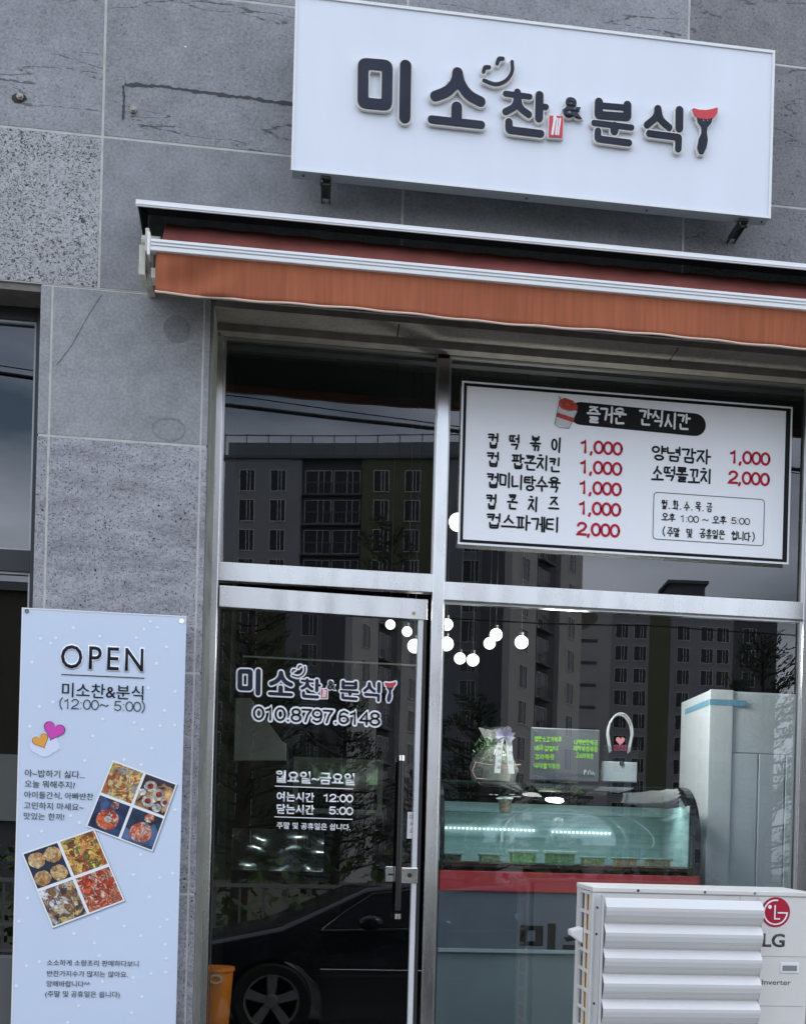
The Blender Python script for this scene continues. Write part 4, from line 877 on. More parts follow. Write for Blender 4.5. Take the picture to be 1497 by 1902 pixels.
# ================================================================== INTERIOR
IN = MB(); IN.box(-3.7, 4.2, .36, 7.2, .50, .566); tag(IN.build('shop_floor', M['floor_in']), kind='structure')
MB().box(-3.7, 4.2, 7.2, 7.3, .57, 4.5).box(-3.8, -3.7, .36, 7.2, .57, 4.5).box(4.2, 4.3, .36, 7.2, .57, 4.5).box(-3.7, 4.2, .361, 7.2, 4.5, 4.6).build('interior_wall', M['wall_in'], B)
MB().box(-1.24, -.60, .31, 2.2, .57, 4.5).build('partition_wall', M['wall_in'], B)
# display case
DC = empty('display_case', (1.3, 1.0, .57), 'refrigerated display case with curved teal glass front and red band inside the window', 'display case')
cx0, cx1 = .60, 1.995
def cprof(n=12):
    pts = [(.70, 1.665), (.70, 1.80)]
    for k in range(1, n+1):
        a = math.pi/2*k/n; pts.append((1.05-.35*math.cos(a), 1.80+.33*math.sin(a)))
    return pts
cp = cprof()
gl_ = MB(); L0 = [gl_.bm.verts.new((cx0+.02, y, z)) for y, z in cp]; R0 = [gl_.bm.verts.new((cx1-.03, y, z)) for y, z in cp]
for i in range(len(cp)-1): gl_._f([L0[i], R0[i], R0[i+1], L0[i+1]])
for v in R0: v.co.x = cx1-.045
go = gl_.build('curved_glass', M['casegl'], DC, smooth=True); sm_ = go.modifiers.new('s', 'SOLIDIFY'); sm_.thickness = .006; sm_.offset = -1
for x0, x1 in ((cx0, cx0+.02), (cx1-.045, cx1)):
    outer = cp+[(1.40, 2.13), (1.40, 1.64), (.70, 1.64)]; inner = [(1.05+(y-1.05)*.86, 1.69+(z-1.69)*.88) for y, z in cp]
    e = MB(); n = len(cp)
    ov = [(y, z) for y, z in cp]; iv = inner
    for i in range(n-1): e.prism([(x0, ov[i][0]-.004, ov[i][1]+.004), (x0, ov[i+1][0]-.004, ov[i+1][1]+.004), (x0, iv[i+1][0], iv[i+1][1]), (x0, iv[i][0], iv[i][1])], (x1-x0, 0, 0))
    e.box(x0, x1, .70, 1.40, 1.642, 1.69); e.box(x0, x1, 1.36, 1.40, 1.69, 2.13); e.box(x0, x1, 1.05, 1.40, 2.11, 2.136)
    e.build('end_frame', M['black'], DC)
MB().box(cx0+.02, cx1-.03, .702, .712, 1.66, 1.682).box(cx0+.021, cx1-.031, .700, .7015, 1.672, 1.676).build('glass_rail', M['black'], DC)
MB().box(cx0+.02, cx1-.03, .705, .72, 1.684, 1.690).build('chrome_rail', M['chrome'], DC)
MB().box(cx0+.02, cx1-.03, 1.05, 1.40, 2.118, 2.132).build('top_board', mat('case top', (.05, .07, .07), .2), DC)
MB().box(cx0+.02, cx1-.03, 1.36, 1.37, 1.69, 2.03).build('back_panel', M['casein'], DC)
MB().box(cx0+.02, cx1-.03, .75, 1.359, 1.66, 1.672).build('deck', mat('case deck', (.1, .14, .12), .3), DC)
MB().box(cx0+.02, cx1-.03, 1.02, 1.355, 1.955, 1.963).build('shelf', M['casegl'], DC)
MB().box(cx1-.052, cx1-.047, .76, 1.359, 1.673, 2.02).build('side_glare_panel', M['casein'], DC)  # pale panel added to carry the bright glass reflection up to the frame
ld = MB()
for i in range(23): ld.box(.66+i*.024, .670+i*.024, 1.345, 1.352, 1.873, 1.883)
for i in range(15): ld.box(1.30+i*.024, 1.310+i*.024, 1.345, 1.352, 1.868, 1.878)
ld.build('light_strip', M['led'], DC)
lp = bpy.data.lights.new('case_light', 'AREA'); lp.shape = 'RECTANGLE'; lp.size = 1.25; lp.size_y = .04; lp.energy = 2.0; lp.color = (.9, 1, 1)
lo = bpy.data.objects.new('case_light', lp); COL.objects.link(lo); lo.location = (1.29, .92, 2.03); lo.rotation_euler = (math.radians(20), 0, 0); lo.parent = DC; lo.matrix_parent_inverse = world_of(DC).inverted()
MB().box(cx0, cx1, .695, 1.40, 1.535, 1.640).build('red_band', M['case_red'], DC, bevel=.004)
MB().box(cx0, cx1, .72, 1.40, 1.235, 1.5345).build('front_panel', M['case_grey'], DC)
MB().box(cx0, cx1, .69, 1.40, 1.215, 1.2345).build('ledge', mat('ledge', (.45, .5, .5), .3), DC, bevel=.002)
MB().box(cx0, cx1, .72, 1.40, .60, 1.2145).build('lower_panel', M['case_low'], DC)
lt = MB(); a = at(965, 1736, .72); text('미소찬', a.x, a.x+.70, a.z-.015, .716, None, mb=lt, bold=.045, h=.155, depth=.004, spacing=1.15); lt.build('lettering', mat('gloss black letter', (.004, .004, .004), .4, spec=.1), DC)
# food boxes in the case
def food_box(x, y, z, w, d, h, col, lid, label, name='food_container'):
    t = empty(name, (x, y, z), label, 'food container', 'food containers in the display case')
    MB().prism([(x-w*.42, y-d*.42, z), (x+w*.42, y-d*.42, z), (x+w*.42, y+d*.42, z), (x-w*.42, y+d*.42, z)], (0, 0, h*.8)).build('food', mat('food', tuple(min(.8, v*1.9) for v in col), .6, var=.5, vscale=60), t)
    b = MB(); b.prism([(x-w/2, y-d/2, z+h*.8), (x+w/2, y-d/2, z+h*.8), (x+w/2, y+d/2, z+h*.8), (x-w/2, y+d/2, z+h*.8)], (0, 0, h*.2)); b.build('lid', lid, t, bevel=.004)
    return t
lw = mat('white lid', (.85, .88, .80), .4); lg = mat('clear lid', (.5, .58, .5), .25)
foods = [(.68, .10, (.10, .08, .05), lg, 'low dark tray at the left end of the case'), (.88, .12, (.35, .30, .18), lg, 'clear tub with mixed side dish left of the pale lidded tubs'), (1.06, .15, (.25, .36, .12), lw, 'pale lidded tub with green contents, left of the wide one'),
         (1.26, .17, (.16, .24, .10), lw, 'widest white lidded tub in the display case'), (1.44, .13, (.36, .30, .14), lg, 'clear tub with pale strips right of the white lidded tubs'), (1.62, .13, (.40, .22, .12), lg, 'flat clear tray with reddish food toward the right'), (1.80, .14, (.30, .28, .20), lg, 'flat clear tray nearest the right end of the case')]
for i, (x, w_, col, l_, lab) in enumerate(foods): food_box(x, .86, 1.673, w_, .13, .085 if i in (2, 3) else .06, col, l_, lab)
cpx = at(938, 1485, 1.10); t = empty('food_cup', (cpx.x, 1.1, 1.964), 'small clear cup of brown food on the upper shelf of the display case', 'food cup')
m_ = MB(); m_.lathe([(.03, 0), (.038, .075)], (cpx.x, 1.1, 1.964), 'z', 20); m_.build('cup', mat('cup food', (.16, .11, .07), .4, var=.5, vscale=50), t, smooth=True)
m_ = MB(); m_.lathe([(.041, .076), (.041, .085), (.03, .09)], (cpx.x, 1.1, 1.964), 'z', 20); m_.build('lid', M['white'], t, smooth=True)
# bagged gift basket
TZ = 2.1365
GB = empty('gift_basket', (.90, 1.15, TZ), 'cellophane wrapped gift plant with lavender bow and white ribbons on the display case', 'gift basket')
cel = mat('cellophane', (.62, .66, .60), .15, alpha=.30, bump=.6, bscale=25); random.seed(5)  # whitish half clear colour stands in for glare on the film
gc = at(920, 1400, 1.15)
b = MB()
n = 18
prof = [(.115, 0), (.13, .07), (.10, .14), (.05, .215), (.09, .30)]
rings = []
for r, h in prof: rings.append([b.bm.verts.new((gc.x+r*(1+rnd(-.12, .12))*math.cos(2*math.pi*k/n), 1.17+r*.8*(1+rnd(-.12, .12))*math.sin(2*math.pi*k/n), TZ+.002+h+rnd(-.012, .012)*(h > 0))) for k in range(n)])
for A_, B_ in zip(rings, rings[1:]):
    for k in range(n): b._f([A_[k], A_[(k+1) % n], B_[(k+1) % n], B_[k]])
b.build('wrapping', cel, GB)
b = MB()
for i in range(240):
    a_ = rnd(0, 2*math.pi); r = rnd(.02, .10); h = rnd(.03, .25); c = Vector((gc.x-.02+r*math.cos(a_)*1.1, 1.16+r*math.sin(a_)*.7, TZ+h)); d1 = Vector((rnd(-1, 1), rnd(-1, 1), rnd(-1, 1))).normalized()*.018; d2 = d1.cross(Vector((rnd(-1, 1), rnd(-1, 1), 1))).normalized()*.008
    b.poly([c-d1, c+d2, c+d1, c-d2])
b.build('foliage', mat('greenery', (.16, .26, .14), .6, var=.5, vscale=40), GB)
b = MB(); b.lathe([(.075, 0), (.09, .08)], (gc.x+.01, 1.17, TZ+.004), 'z', 20); b.build('pot', mat('kraft pot', (.65, .60, .50), .7, var=.2), GB)
b = MB()
def band(b, pts, w):
    vs = [(b.bm.verts.new((x-w/2, y, z)), b.bm.verts.new((x+w/2, y, z))) for x, y, z in pts]
    for p, q in zip(vs, vs[1:]): b._f([p[0], p[1], q[1], q[0]])
gx = gc.x+.018
band(b, [(gx-.006, 1.04, TZ+.235), (gx-.015, 1.03, TZ+.15), (gx-.022, 1.02, TZ+.04)], .033); band(b, [(gx+.038, 1.04, TZ+.235), (gx+.045, 1.028, TZ+.15), (gx+.056, 1.02, TZ+.04)], .033)
b.build('ribbon', M['wink'], GB)
b = MB()
for sgn, s in ((-1, '행복나세요'), (1, '오미미')):
    for i, ch in enumerate(s): cxr = gx+(-.015 if sgn < 0 else .048); text(ch, cxr-.009, cxr+.009, TZ+.205-.033*i*(1 if sgn < 0 else 1.6), 1.012, None, mb=b, depth=.0003)
b.build('ribbon_lettering', M['ink'], GB)
b = MB()
for k in range(7):
    a_ = -.3+k*.62; b.prism([(gx+.015, 1.035, TZ+.245), (gx+.015+.045*math.cos(a_-.3), 1.02, TZ+.245+.035*math.sin(a_-.3)), (gx+.015+.06*math.cos(a_), 1.015, TZ+.25+.045*math.sin(a_)), (gx+.015+.045*math.cos(a_+.3), 1.02, TZ+.245+.035*math.sin(a_+.3))], (0, .01, 0))
b.build('bow', mat('lavender ribbon', (.52, .46, .66), .5), GB)
b = MB(); b.tube([(gc.x-.125, 1.06, TZ+.10), (gc.x-.05, 1.035, TZ+.085), (gc.x+.05, 1.035, TZ+.085), (gc.x+.13, 1.06, TZ+.095)], .003); b.tube([(gc.x-.12, 1.05, TZ+.10), (gc.x-.14, 1.04, TZ+.05), (gc.x-.12, 1.03, TZ+.008), (gc.x-.06, 1.02, TZ+.004)], .003); b.build('string', mat('pink string', (.6, .35, .35), .6), GB)
# black menu board with green writing
q0, q1 = at(985, 1400, 1.05), at(1113, 1400, 1.05); qt, qb = at(1050, 1353, 1.05).z, at(1050, 1441, 1.05).z; qb = TZ+.012
MBd = empty('menu_board', ((q0.x+q1.x)/2, 1.05, TZ), 'small grey display board with green handwriting between gift basket and handbag', 'menu board')
MB().box(q0.x, q1.x, 1.05, 1.062, qb, qt).build('panel', mat('slate board', (.10, .108, .125), .3), MBd, bevel=.006)
MB().box(q0.x+.12, q1.x-.12, 1.02, 1.10, TZ+.001, TZ+.011).build('stand', M['dark'], MBd)
b = MB(); random.seed(3)
for s, x, y, x2 in (('맵은소고기육주', 992, 1372, 1043), ('배추겉절이', 992, 1389, 1037), ('감자볶음', 992, 1405, 1030), ('미역줄기볶음', 992, 1422, 1040), ('나박반찬복금', 1066, 1378, 1110), ('제육볶음볶음', 1064, 1390, 1110), ('고사리볶음', 1068, 1403, 1102)):
    a = at(x, y, 1.05); c = at(x2, y, 1.05); hand_text(b, s, a.x, c.x, a.z, .026, .0040, 1.0492)
b.build('writing', mat('green chalk', (.26, .62, .05), .6, emis=None), MBd)
b = MB(); a = at(1085, 1434, 1.05)
ribbon(b, [(a.x, a.z-.014), (a.x-.002, a.z+.006), (a.x+.004, a.z+.012), (a.x+.009, a.z+.004), (a.x+.002, a.z)], .003, 1.0492, .0004); ribbon(b, [(a.x+.02, a.z-.014), (a.x+.022, a.z+.006), (a.x+.034, a.z+.008), (a.x+.036, a.z-.012)], .0024, 1.0492, .0004); ribbon(b, [(a.x+.045, a.z-.014), (a.x+.047, a.z+.004), (a.x+.058, a.z-.014)], .0024, 1.0492, .0004); b.build('doodle', M['wink'], MBd)
# clear handbag
h0, h1 = at(1120, 1400, 1.08), at(1187, 1400, 1.08); bt = at(1150, 1386, 1.08).z
HB = empty('handbag', ((h0.x+h1.x)/2, 1.12, TZ), 'clear vinyl handbag with white insert, looped handles and pink heart on the display case', 'handbag')
clr = glass('clear vinyl', (.80, .84, .86), 1.6, bump=.3, bscale=8)
MB().box(h0.x, h1.x, 1.08, 1.17, TZ+.002, bt).build('shell', clr, HB, bevel=.008)
MB().box(h0.x+.006, h1.x-.006, 1.10, 1.15, TZ+.022, TZ+.135).build('insert', M['white'], HB, bevel=.004)
b = MB(); hc = (h0.x+h1.x)/2-.002
for yy, dx in ((1.085, -.004), (1.165, .006)):
    b.tube([(hc+dx-.052, yy, bt-.03)]+[(hc+dx-.070*math.cos(a_), yy, bt+.07+.115*math.sin(a_)) for a_ in [math.pi*k/14 for k in range(15)]]+[(hc+dx+.052, yy, bt-.03)], .005, 8)
b.build('handle', mat('grey vinyl', (.45, .46, .48), .3), HB, smooth=True)
b = MB(); b.lathe([(.014, -.002), (.014, .001)], ((h0.x+h1.x)/2+.008, 1.098, TZ+.125), 'y', 14); b.build('badge', M['grey_ink'], HB)
b = MB(); heart(b, hc+.003, bt+.035, .026, 0, 1.12); bmesh.ops.translate(b.bm, verts=b.bm.verts, vec=(0, 0, 0)); b.build('heart', mat('pink heart', (.75, .30, .30), .5), HB)
b = MB(); b.box(hc-.03, hc+.04, 1.125, 1.14, bt-.02, bt+.012); b.build('heart_card', mat('wine card', (.28, .03, .08), .5), HB)
# tall fridge
FR = empty('refrigerator', (2.5, 1.4, .57), 'tall pale blue white refrigerator with blue tape at the right inside the window', 'refrigerator')
MB().box(2.146, 3.0, 1.12, 1.70, .60, 2.700).build('body', M['fridge'], FR, bevel=.006)
MB().box(2.144, 2.285, 1.098, 1.1195, .60, 2.703).build('corner_post', M['fridgew'], FR, bevel=.005)
b = MB(); b.box(2.2855, 3.0, 1.108, 1.1195, 2.35, 2.690); b.build('door_top', M['fridge'], FR, bevel=.004)
b = MB(); b.box(2.2855, 2.44, 1.106, 1.1195, .62, 2.345); b.box(2.447, 2.60, 1.106, 1.1195, .62, 2.345); b.box(2.607, 3.0, 1.106, 1.1195, .62, 2.345); b.build('door', M['fridge'], FR, bevel=.004)
b = MB(); zt = 2.635; b.box(2.1425, 2.1438, 1.12, 1.60, zt-.02, zt+.012); b.box(2.1425, 2.36, 1.0965, 1.0978, zt-.022, zt+.012); b.build('tape', M['tape'], FR)
# pendant lamps
PL = [(968, 1193, .040, 1.8), (921, 1179, .038, 1.9), (878, 1226, .037, 1.75), (854, 1223, .035, 1.95), (830, 1160, .036, 1.85), (829, 1196, .042, 1.7), (756, 1173, .031, 2.1), (770, 1200, .042, 1.75), (725, 1160, .030, 2.2), (909, 1195, .036, 2.0)]
ch = empty('chandelier', (.8, 1.9, 4.4), 'cluster chandelier with lit milk glass globes hanging inside the shop', 'lamp')
b = MB(); b.box(.35, 1.25, .85, 1.35, 4.46, 4.499)
gl_pts = []
for px, py, r, y in PL:
    y = .95+(y-1.7)*.6; r *= .9; p = at(px, py, y); gl_pts.append((p, r)); b.tube([(p.x, p.y, 4.49), (p.x, p.y, p.z+r)], .0016, 5); b.lathe([(.011, r-.004), (.013, r+.018)], p, 'z', 10)
b.build('cords', mat('black metal', (.02, .02, .02), .4, .5), ch)
for i, (p, r) in enumerate(gl_pts):
    m_ = MB().sphere(p, r*1.02, 24).build('globe', M['globe'], ch, smooth=True)
p = at(850, 970, 1.3); ch2 = empty('pendant_lamp', (p.x, p.y, 4.4), 'single lit globe lamp half hidden behind the menu banner', 'lamp')
MB().sphere(p, .052, 24).build('globe', M['globe'], ch2, smooth=True); MB().tube([(p.x, p.y, 4.49), (p.x, p.y, p.z+.05)], .004).build('cord', M['dark'], ch2)
for p, e in ((Vector((1.25, .85, 2.98)), 45), (Vector((.9, 1.2, 3.2)), 3)):
    l = bpy.data.lights.new('globe_light', 'POINT'); l.energy = e; l.shadow_soft_size = .15; l.color = (1, .97, .9); lo = bpy.data.objects.new('globe_light', l); COL.objects.link(lo); lo.location = p
    lo.parent = ch if e == 45 else ch2; lo.matrix_parent_inverse = world_of(lo.parent).inverted()
# orange bin inside the door
ob = at(400, 1800, .75); OB = empty('waste_bin', (ob.x-.02, .85, .57), 'orange plastic bin with oval grip hole just inside the door at the left', 'bin')
zt = ob.z+.004; xc = ob.x-.03
m_ = MB(); m_.lathe([(.085, .574-0), (.115, zt-.02)], (xc, .85, 0), 'z', 32); m_.build('body', M['orange'], OB, smooth=True)
m_ = MB(); m_.lathe([(.116, zt-.0195), (.122, zt-.0195), (.122, zt), (.112, zt)], (xc, .85, 0), 'z', 32); m_.build('rim', M['orange'], OB, smooth=True)
hp_ = at(401, 1819, .73); m_ = MB(); pts = [(hp_.x+.030*math.cos(k*math.pi/8), hp_.z+.020*math.sin(k*math.pi/8)) for k in range(16)]
ribbon(m_, pts, .0095, .731, .012, True); m_.build('grip', M['cream'], OB)
# kitchen hood, steel cabinet, back window, ceiling rail
KH = empty('range_hood', (-.45, 3.2, 2.3), 'large grey metal kitchen range hood with sloping side at the back of the shop', 'range hood')
KY = 3.2
kp = [at(x, y, KY) for x, y in ((437, 1296), (466, 1296), (525, 1378), (532, 1380), (532, 1413), (434, 1413))]
MB().prism([(p.x, KY, p.z) for p in kp], (0, .7, 0)).build('canopy', mat('hood steel', (.17, .185, .175), .45, .3, var=.2, vscale=3), KH, bevel=.006)
k0_, k1_ = at(402, 1300, KY+.2), at(434, 1420, KY+.2); MB().tube([(k0_.x+.06, KY+.3, 4.4), (k0_.x+.06, KY+.3, k0_.z), (k0_.x+.07, KY+.3, k1_.z)], .06, 14).build('duct', mat('duct', (.10, .10, .10), .4, .6), KH, smooth=True)
RW = empty('rear_window', (.6, 7.15, 2.2), 'pale framed rear window with greenery beyond, seen through the door glass', 'window')
w0, w1 = at(546, 1405, 7.1), at(712, 1412, 7.1); wz0 = at(630, 1512, 7.1).z; wz1 = (w0.z+w1.z)/2; zm = at(630, 1460, 7.1).z
b = MB(); t_ = .05
b.box(w0.x, w1.x, 7.1, 7.16, wz1-t_, wz1).box(w0.x, w1.x, 7.1, 7.16, wz0, wz0+t_).box(w0.x, w0.x+t_, 7.1, 7.16, wz0+t_, wz1-t_).box(w1.x-t_, w1.x, 7.1, 7.16, wz0+t_, wz1-t_).box(w0.x+t_, w1.x-t_, 7.1, 7.16, zm-.02, zm+.02)
b.build('frame', mat('pale frame', (.30, .36, .28), .5, var=.2, vscale=3), RW)
m_ = bpy.data.materials.new('garden light'); m_.use_nodes = True; t_n = m_.node_tree; p_ = t_n.nodes['Principled BSDF']; n_ = t_n.nodes.new('ShaderNodeTexNoise'); n_.inputs['Scale'].default_value = 7; n_.inputs['Detail'].default_value = 6
c_ = t_n.nodes.new('ShaderNodeTexCoord'); t_n.links.new(c_.outputs['Object'], n_.inputs['Vector']); rr_ = t_n.nodes.new('ShaderNodeValToRGB'); rr_.color_ramp.elements[0].position = .5; rr_.color_ramp.elements[0].color = (.010, .016, .010, 1); rr_.color_ramp.elements[1].position = .66; rr_.color_ramp.elements[1].color = (.10, .16, .10, 1)
t_n.links.new(n_.outputs['Fac'], rr_.inputs[0]); t_n.links.new(rr_.outputs[0], p_.inputs['Emission Color']); p_.inputs['Emission Strength'].default_value = .8; p_.inputs['Base Color'].default_value = (.01, .01, .01, 1)
MB().box(w0.x+.05, w1.x-.05, 7.13, 7.135, zm+.02, wz1-.05).build('pane', m_, RW)
SB = empty('steel_counter_unit', (.1, 2.6, .57), 'dull stainless kitchen unit with rippled shiny front at the back of the shop', 'kitchen unit')
q = [at(x, y, 2.6) for x, y in ((432, 1538), (602, 1550), (600, 1622), (450, 1616))]
b = MB(); nx = 60; prev = None
for i in range(nx+1):
    u = i/nx; row = []
    for j in range(13):
        v = j/12; x = q[0].x+(q[1].x-q[0].x)*u; z = q[0].z+(q[3].z-q[0].z)*v; row.append(b.bm.verts.new((x, 2.6+.03*math.sin(v*9+math.sin(u*11)*.6)+.012*math.sin(u*17+v*4), z)))
    if prev:
        for j in range(12): b._f([prev[j], row[j], row[j+1], prev[j+1]])
    prev = row
b.build('rippled_panel', mat('rippled steel', (.30, .34, .32), .22, .9), SB, smooth=True)
MB().box(q[0].x, q[1].x, 2.66, 3.2, .575, q[0].z).build('cabinet', mat('unit steel', (.005, .005, .005), .95, spec=.05), SB)
CR = empty('ceiling_rail', (.2, 2.4, 2.9), 'thin pale curtain rail running across the shop behind the door lettering', 'rail')
r0, r1 = at(452, 1219, 2.4), at(782, 1238, 2.4); MB().tube([(r0.x, 2.4, r0.z), (r1.x, 2.4, (r0.z+r1.z)/2)], .006, 8).build('rod', mat('pale rod', (.22, .24, .21), .5), CR)
b = MB()
for i in range(9): xx = r0.x+(r1.x-r0.x)*i/8; b.box(xx-.004, xx+.004, 2.395, 2.405, (r0.z+r1.z)/2-.03, (r0.z+r1.z)/2+.02)
b.build('hooks', M['dark'], CR)

# ================================================================== ACROSS THE STREET (seen reflected in the glass)
MY = .56   # mirror: virtual y -> MY - y
def win_mesh(w, h):
    b = MB(); b.mi = 0; b.box(-w/2-.06, w/2+.06, -.05, .05, -h/2-.06, -h/2).box(-w/2-.06, w/2+.06, -.05, .05, h/2, h/2+.06).box(-w/2-.06, -w/2, -.05, .05, -h/2, h/2).box(w/2, w/2+.06, -.05, .05, -h/2, h/2).box(-.03, .03, -.04, .04, -h/2, h/2)
    b.box(w*.22-.03, w*.22+.03, -.04, .04, -h/2, h/2)
    b.mi = 1; b.poly([(-w/2, .02, -h/2), (w/2, .02, -h/2), (w/2, .02, h/2), (-w/2, .02, h/2)])
    return b
wfr = mat('white window frame', (.62, .62, .62), .5); wgl = mat('dark flat glass', (.015, .018, .022), .12)
cw = mat('grey apartment render', (.28, .285, .30), .85, var=.06, vscale=.3); co = mat('olive apartment render', (.13, .133, .078), .85, var=.06, vscale=.3); cd = mat('dark apartment render', (.10, .105, .115), .85); cp_ = mat('parapet grey', (.12, .125, .14), .8)
cb = mat('beige apartment render', (.42, .41, .41), .85, var=.05, vscale=.2)
def apartment(label, loc, ang, width, depth, height, sections, wins, floor_h, n_floor, parapet=True, w_=(1.7, 1.7)):
    "front face is local -y... its windows look toward the shop (local +y)"
    t = empty('apartment_block', loc, label, 'apartment building', 'apartment blocks across the street', ang)
    def P_(mb, nm, m, parent=t, **k): o = mb.build(nm, m, None, **k); o.parent = parent; return o
    P_(MB().box(0, width, -depth, -.6, 0, height), 'wall', cd)
    for x0, x1, m, rec in sections: P_(MB().box(x0, x1, -.6, 0 if not rec else -.45, 0, height-(0 if not rec else .6)), 'wall_section', m)
    if parapet:
        P_(MB().box(-.3, width+.3, -depth, .25, height, height+.25), 'roof', cp_)
        P_(MB().box(-.1, width+.1, -2.2, -1.2, height+.25, height+1.8), 'roof_screen', mat('roof screen', (.16, .17, .19), .6, var=.2, vscale=.4))
        rl = MB()
        for i in range(int(width/1.9)+1): rl.tube([(i*1.9, .1, height+.2), (i*1.9, .1, height+2.1)], .05, 5)
        rl.tube([(0, .1, height+2.0), (width, .1, height+2.0)], .05, 5); P_(rl, 'roof_rail', cp_)
    first = {}
    for fl in range(n_floor):
        z = height-1.9-fl*floor_h
        for (x, kind) in wins:
            if z < 1: continue
            if kind not in first:
                w, h = w_ if kind == 'w' else (2.2, 1.9)
                o = win_mesh(w, h).build('window', [wfr, wgl], None); first[kind] = o
            else: o = first[kind].copy(); COL.objects.link(o)
            o.parent = t; o.location = (x, .02 if kind == 'w' else -.43, z)
            if kind == 'b':
                if 'rail' not in first:
                    b = MB(); b.box(-1.3, 1.3, -.2, .55, -1.25, -1.1)
                    for i in range(9): b.box(-1.25+i*.31, -1.22+i*.31, .5, .53, -1.1, -.2)
                    b.box(-1.3, 1.3, .5, .55, -.2, -.12); r = b.build('balcony', cp_, None); first['rail'] = r
                else: r = first['rail'].copy(); COL.objects.link(r)
                r.parent = t; r.location = (x, -.43, z)
    return t
# block A: long flat roof, grey and olive, fills the upper left pane
va, vb = Vector((-9.24, 108, 37.2)), Vector((8.12, 104, 37.2)); ra, rb = Vector((va.x, MY-va.y, 0)), Vector((vb.x, MY-vb.y, 0))
dA = (rb-ra); angA = math.atan2(dA.y, dA.x); LA = dA.length
k = LA/380.0
sec = [(0, 6.6, cw, 0), (6.6, 12.0, cd, 1), (12.0, 24.5, co, 0)]
apartment('long flat roofed apartment block in grey and olive reflected in the upper left pane', (ra.x, ra.y, 0), angA, 27, 12, 36.0, [(0, 6.7, cw, 0), (6.7, 12.0, cd, 1), (12.0, 19.5, co, 0), (19.5, 27, cw, 0)], [(2.0, 'w'), (4.7, 'w'), (8.1, 'b'), (10.6, 'b'), (13.7, 'w'), (16.4, 'w'), (21.5, 'w'), (24.5, 'w')], 2.55, 13, w_=(1.25, 1.75))
LB = empty('low_rise_building', (-17, -40, 0), 'dark low rise building with a pale ground floor reflected in the left edge window', 'building')
MB().box(-32, -9.6, -48, -40, 5.0, 10.6).build('upper_wall', mat('dark olive render', (.06, .058, .045), .9, var=.15), LB); MB().box(-32, -9.6, -47.9, -40.05, 0, 2.7).build('base_wall', cd, LB)
MB().box(-32, -9.7, -47.8, -39.9, 2.705, 4.995).build('shop_fascia', mat('pale fascia', (.42, .46, .44), .7), LB); MB().box(-32.2, -9.4, -48.2, -39.8, 10.605, 10.9).build('roof', cp_, LB)
for i in range(6): MB().box(-31+i*3.6, -29.2+i*3.6, -39.99, -39.93, 6.6, 8.6).build('window', wgl, LB)
# block C: beige gable with stripes, then windows with an olive stripe
c0 = Vector((28.0, MY-150, 0)); apartment('wide apartment block with pale gable wall and olive stripe reflected in the lower right window', (c0.x, c0.y, 0), math.radians(4), 27, 14, 35.4,
    [(0, 6.3, cb, 0), (6.3, 11.0, cw, 0), (11.0, 13.6, co, 0), (13.6, 21.5, cw, 0), (21.5, 27, cd, 0)], [(7.6, 'w'), (9.9, 'w'), (15.2, 'w'), (18.2, 'w'), (20.2, 'w'), (23.5, 'w')], 2.75, 12, parapet=False, w_=(1.5, 1.75))
t = [o for o in bpy.data.objects if o.name.startswith('apartment_block')][-1]
b = MB()
for i in range(11): b.box(1.0, 4.6, .005, .06, 29.2-i*2.75, 29.6-i*2.75)
o = b.build('gable_stripe', cd, None); o.parent = t
b = MB(); pts = [(1.2+3.6*math.cos(a_)*.5+1.6, 0, 31.8+1.0*math.sin(a_)+.5*math.cos(a_)) for a_ in [k*math.pi/8 for k in range(16)]]; b.prism([(p[0], .005, p[2]) for p in pts], (0, .06, 0)); o = b.build('leaf_emblem', mat('leaf olive', (.17, .16, .12), .8), None); o.parent = t
b = MB(); b.box(14, 18.5, -9, -3, 35.4, 37.5); b.box(13.6, 18.9, -9.3, -2.6, 37.5, 37.9); o = b.build('stair_tower', cp_, None); o.parent = t
# block B: narrow, seen steeply from the side
b0 = Vector((13.4, MY-90, 0)); apartment('tall narrow apartment tower reflected beside the strip of sky', (b0.x, b0.y, 0), math.radians(-58), 15, 2.5, 40, [(0, 5, cb, 0), (5, 10, cd, 1), (10, 15, cb, 0)], [(2.5, 'w'), (7.4, 'b'), (12.5, 'w')], 2.75, 14, parapet=False, w_=(1.5, 1.7))
# cables over the street
def cable(pts, r, label, Yr):
    b = MB(); P = [at(x, y, MY-Yr) for x, y in pts]; P = [Vector((p.x, Yr, p.z)) for p in P]
    d0 = P[1]-P[0]; d1 = P[-1]-P[-2]; P = [P[0]-d0*6]+P+[P[-1]+d1*d for d in (1.5, 4, 8)]
    b.tube(P, r, 8); tag(b.build('overhead_cable', M['black'], None, smooth=True), label, 'cable', 'overhead cables across the street')
cable([(0, 700), (68, 710), (415, 752), (803, 796)], .022, 'thick black overhead cable reflected below the awning edge', -7.0)
cable([(0, 686), (68, 696), (457, 738), (803, 786)], .006, 'thin messenger wire just above the thick cable', -7.0)
cable([(830, 1148), (1000, 1158), (1200, 1162), (1480, 1180)], .008, 'thin drooping wire reflected at the top of the lower right window', -8.0)
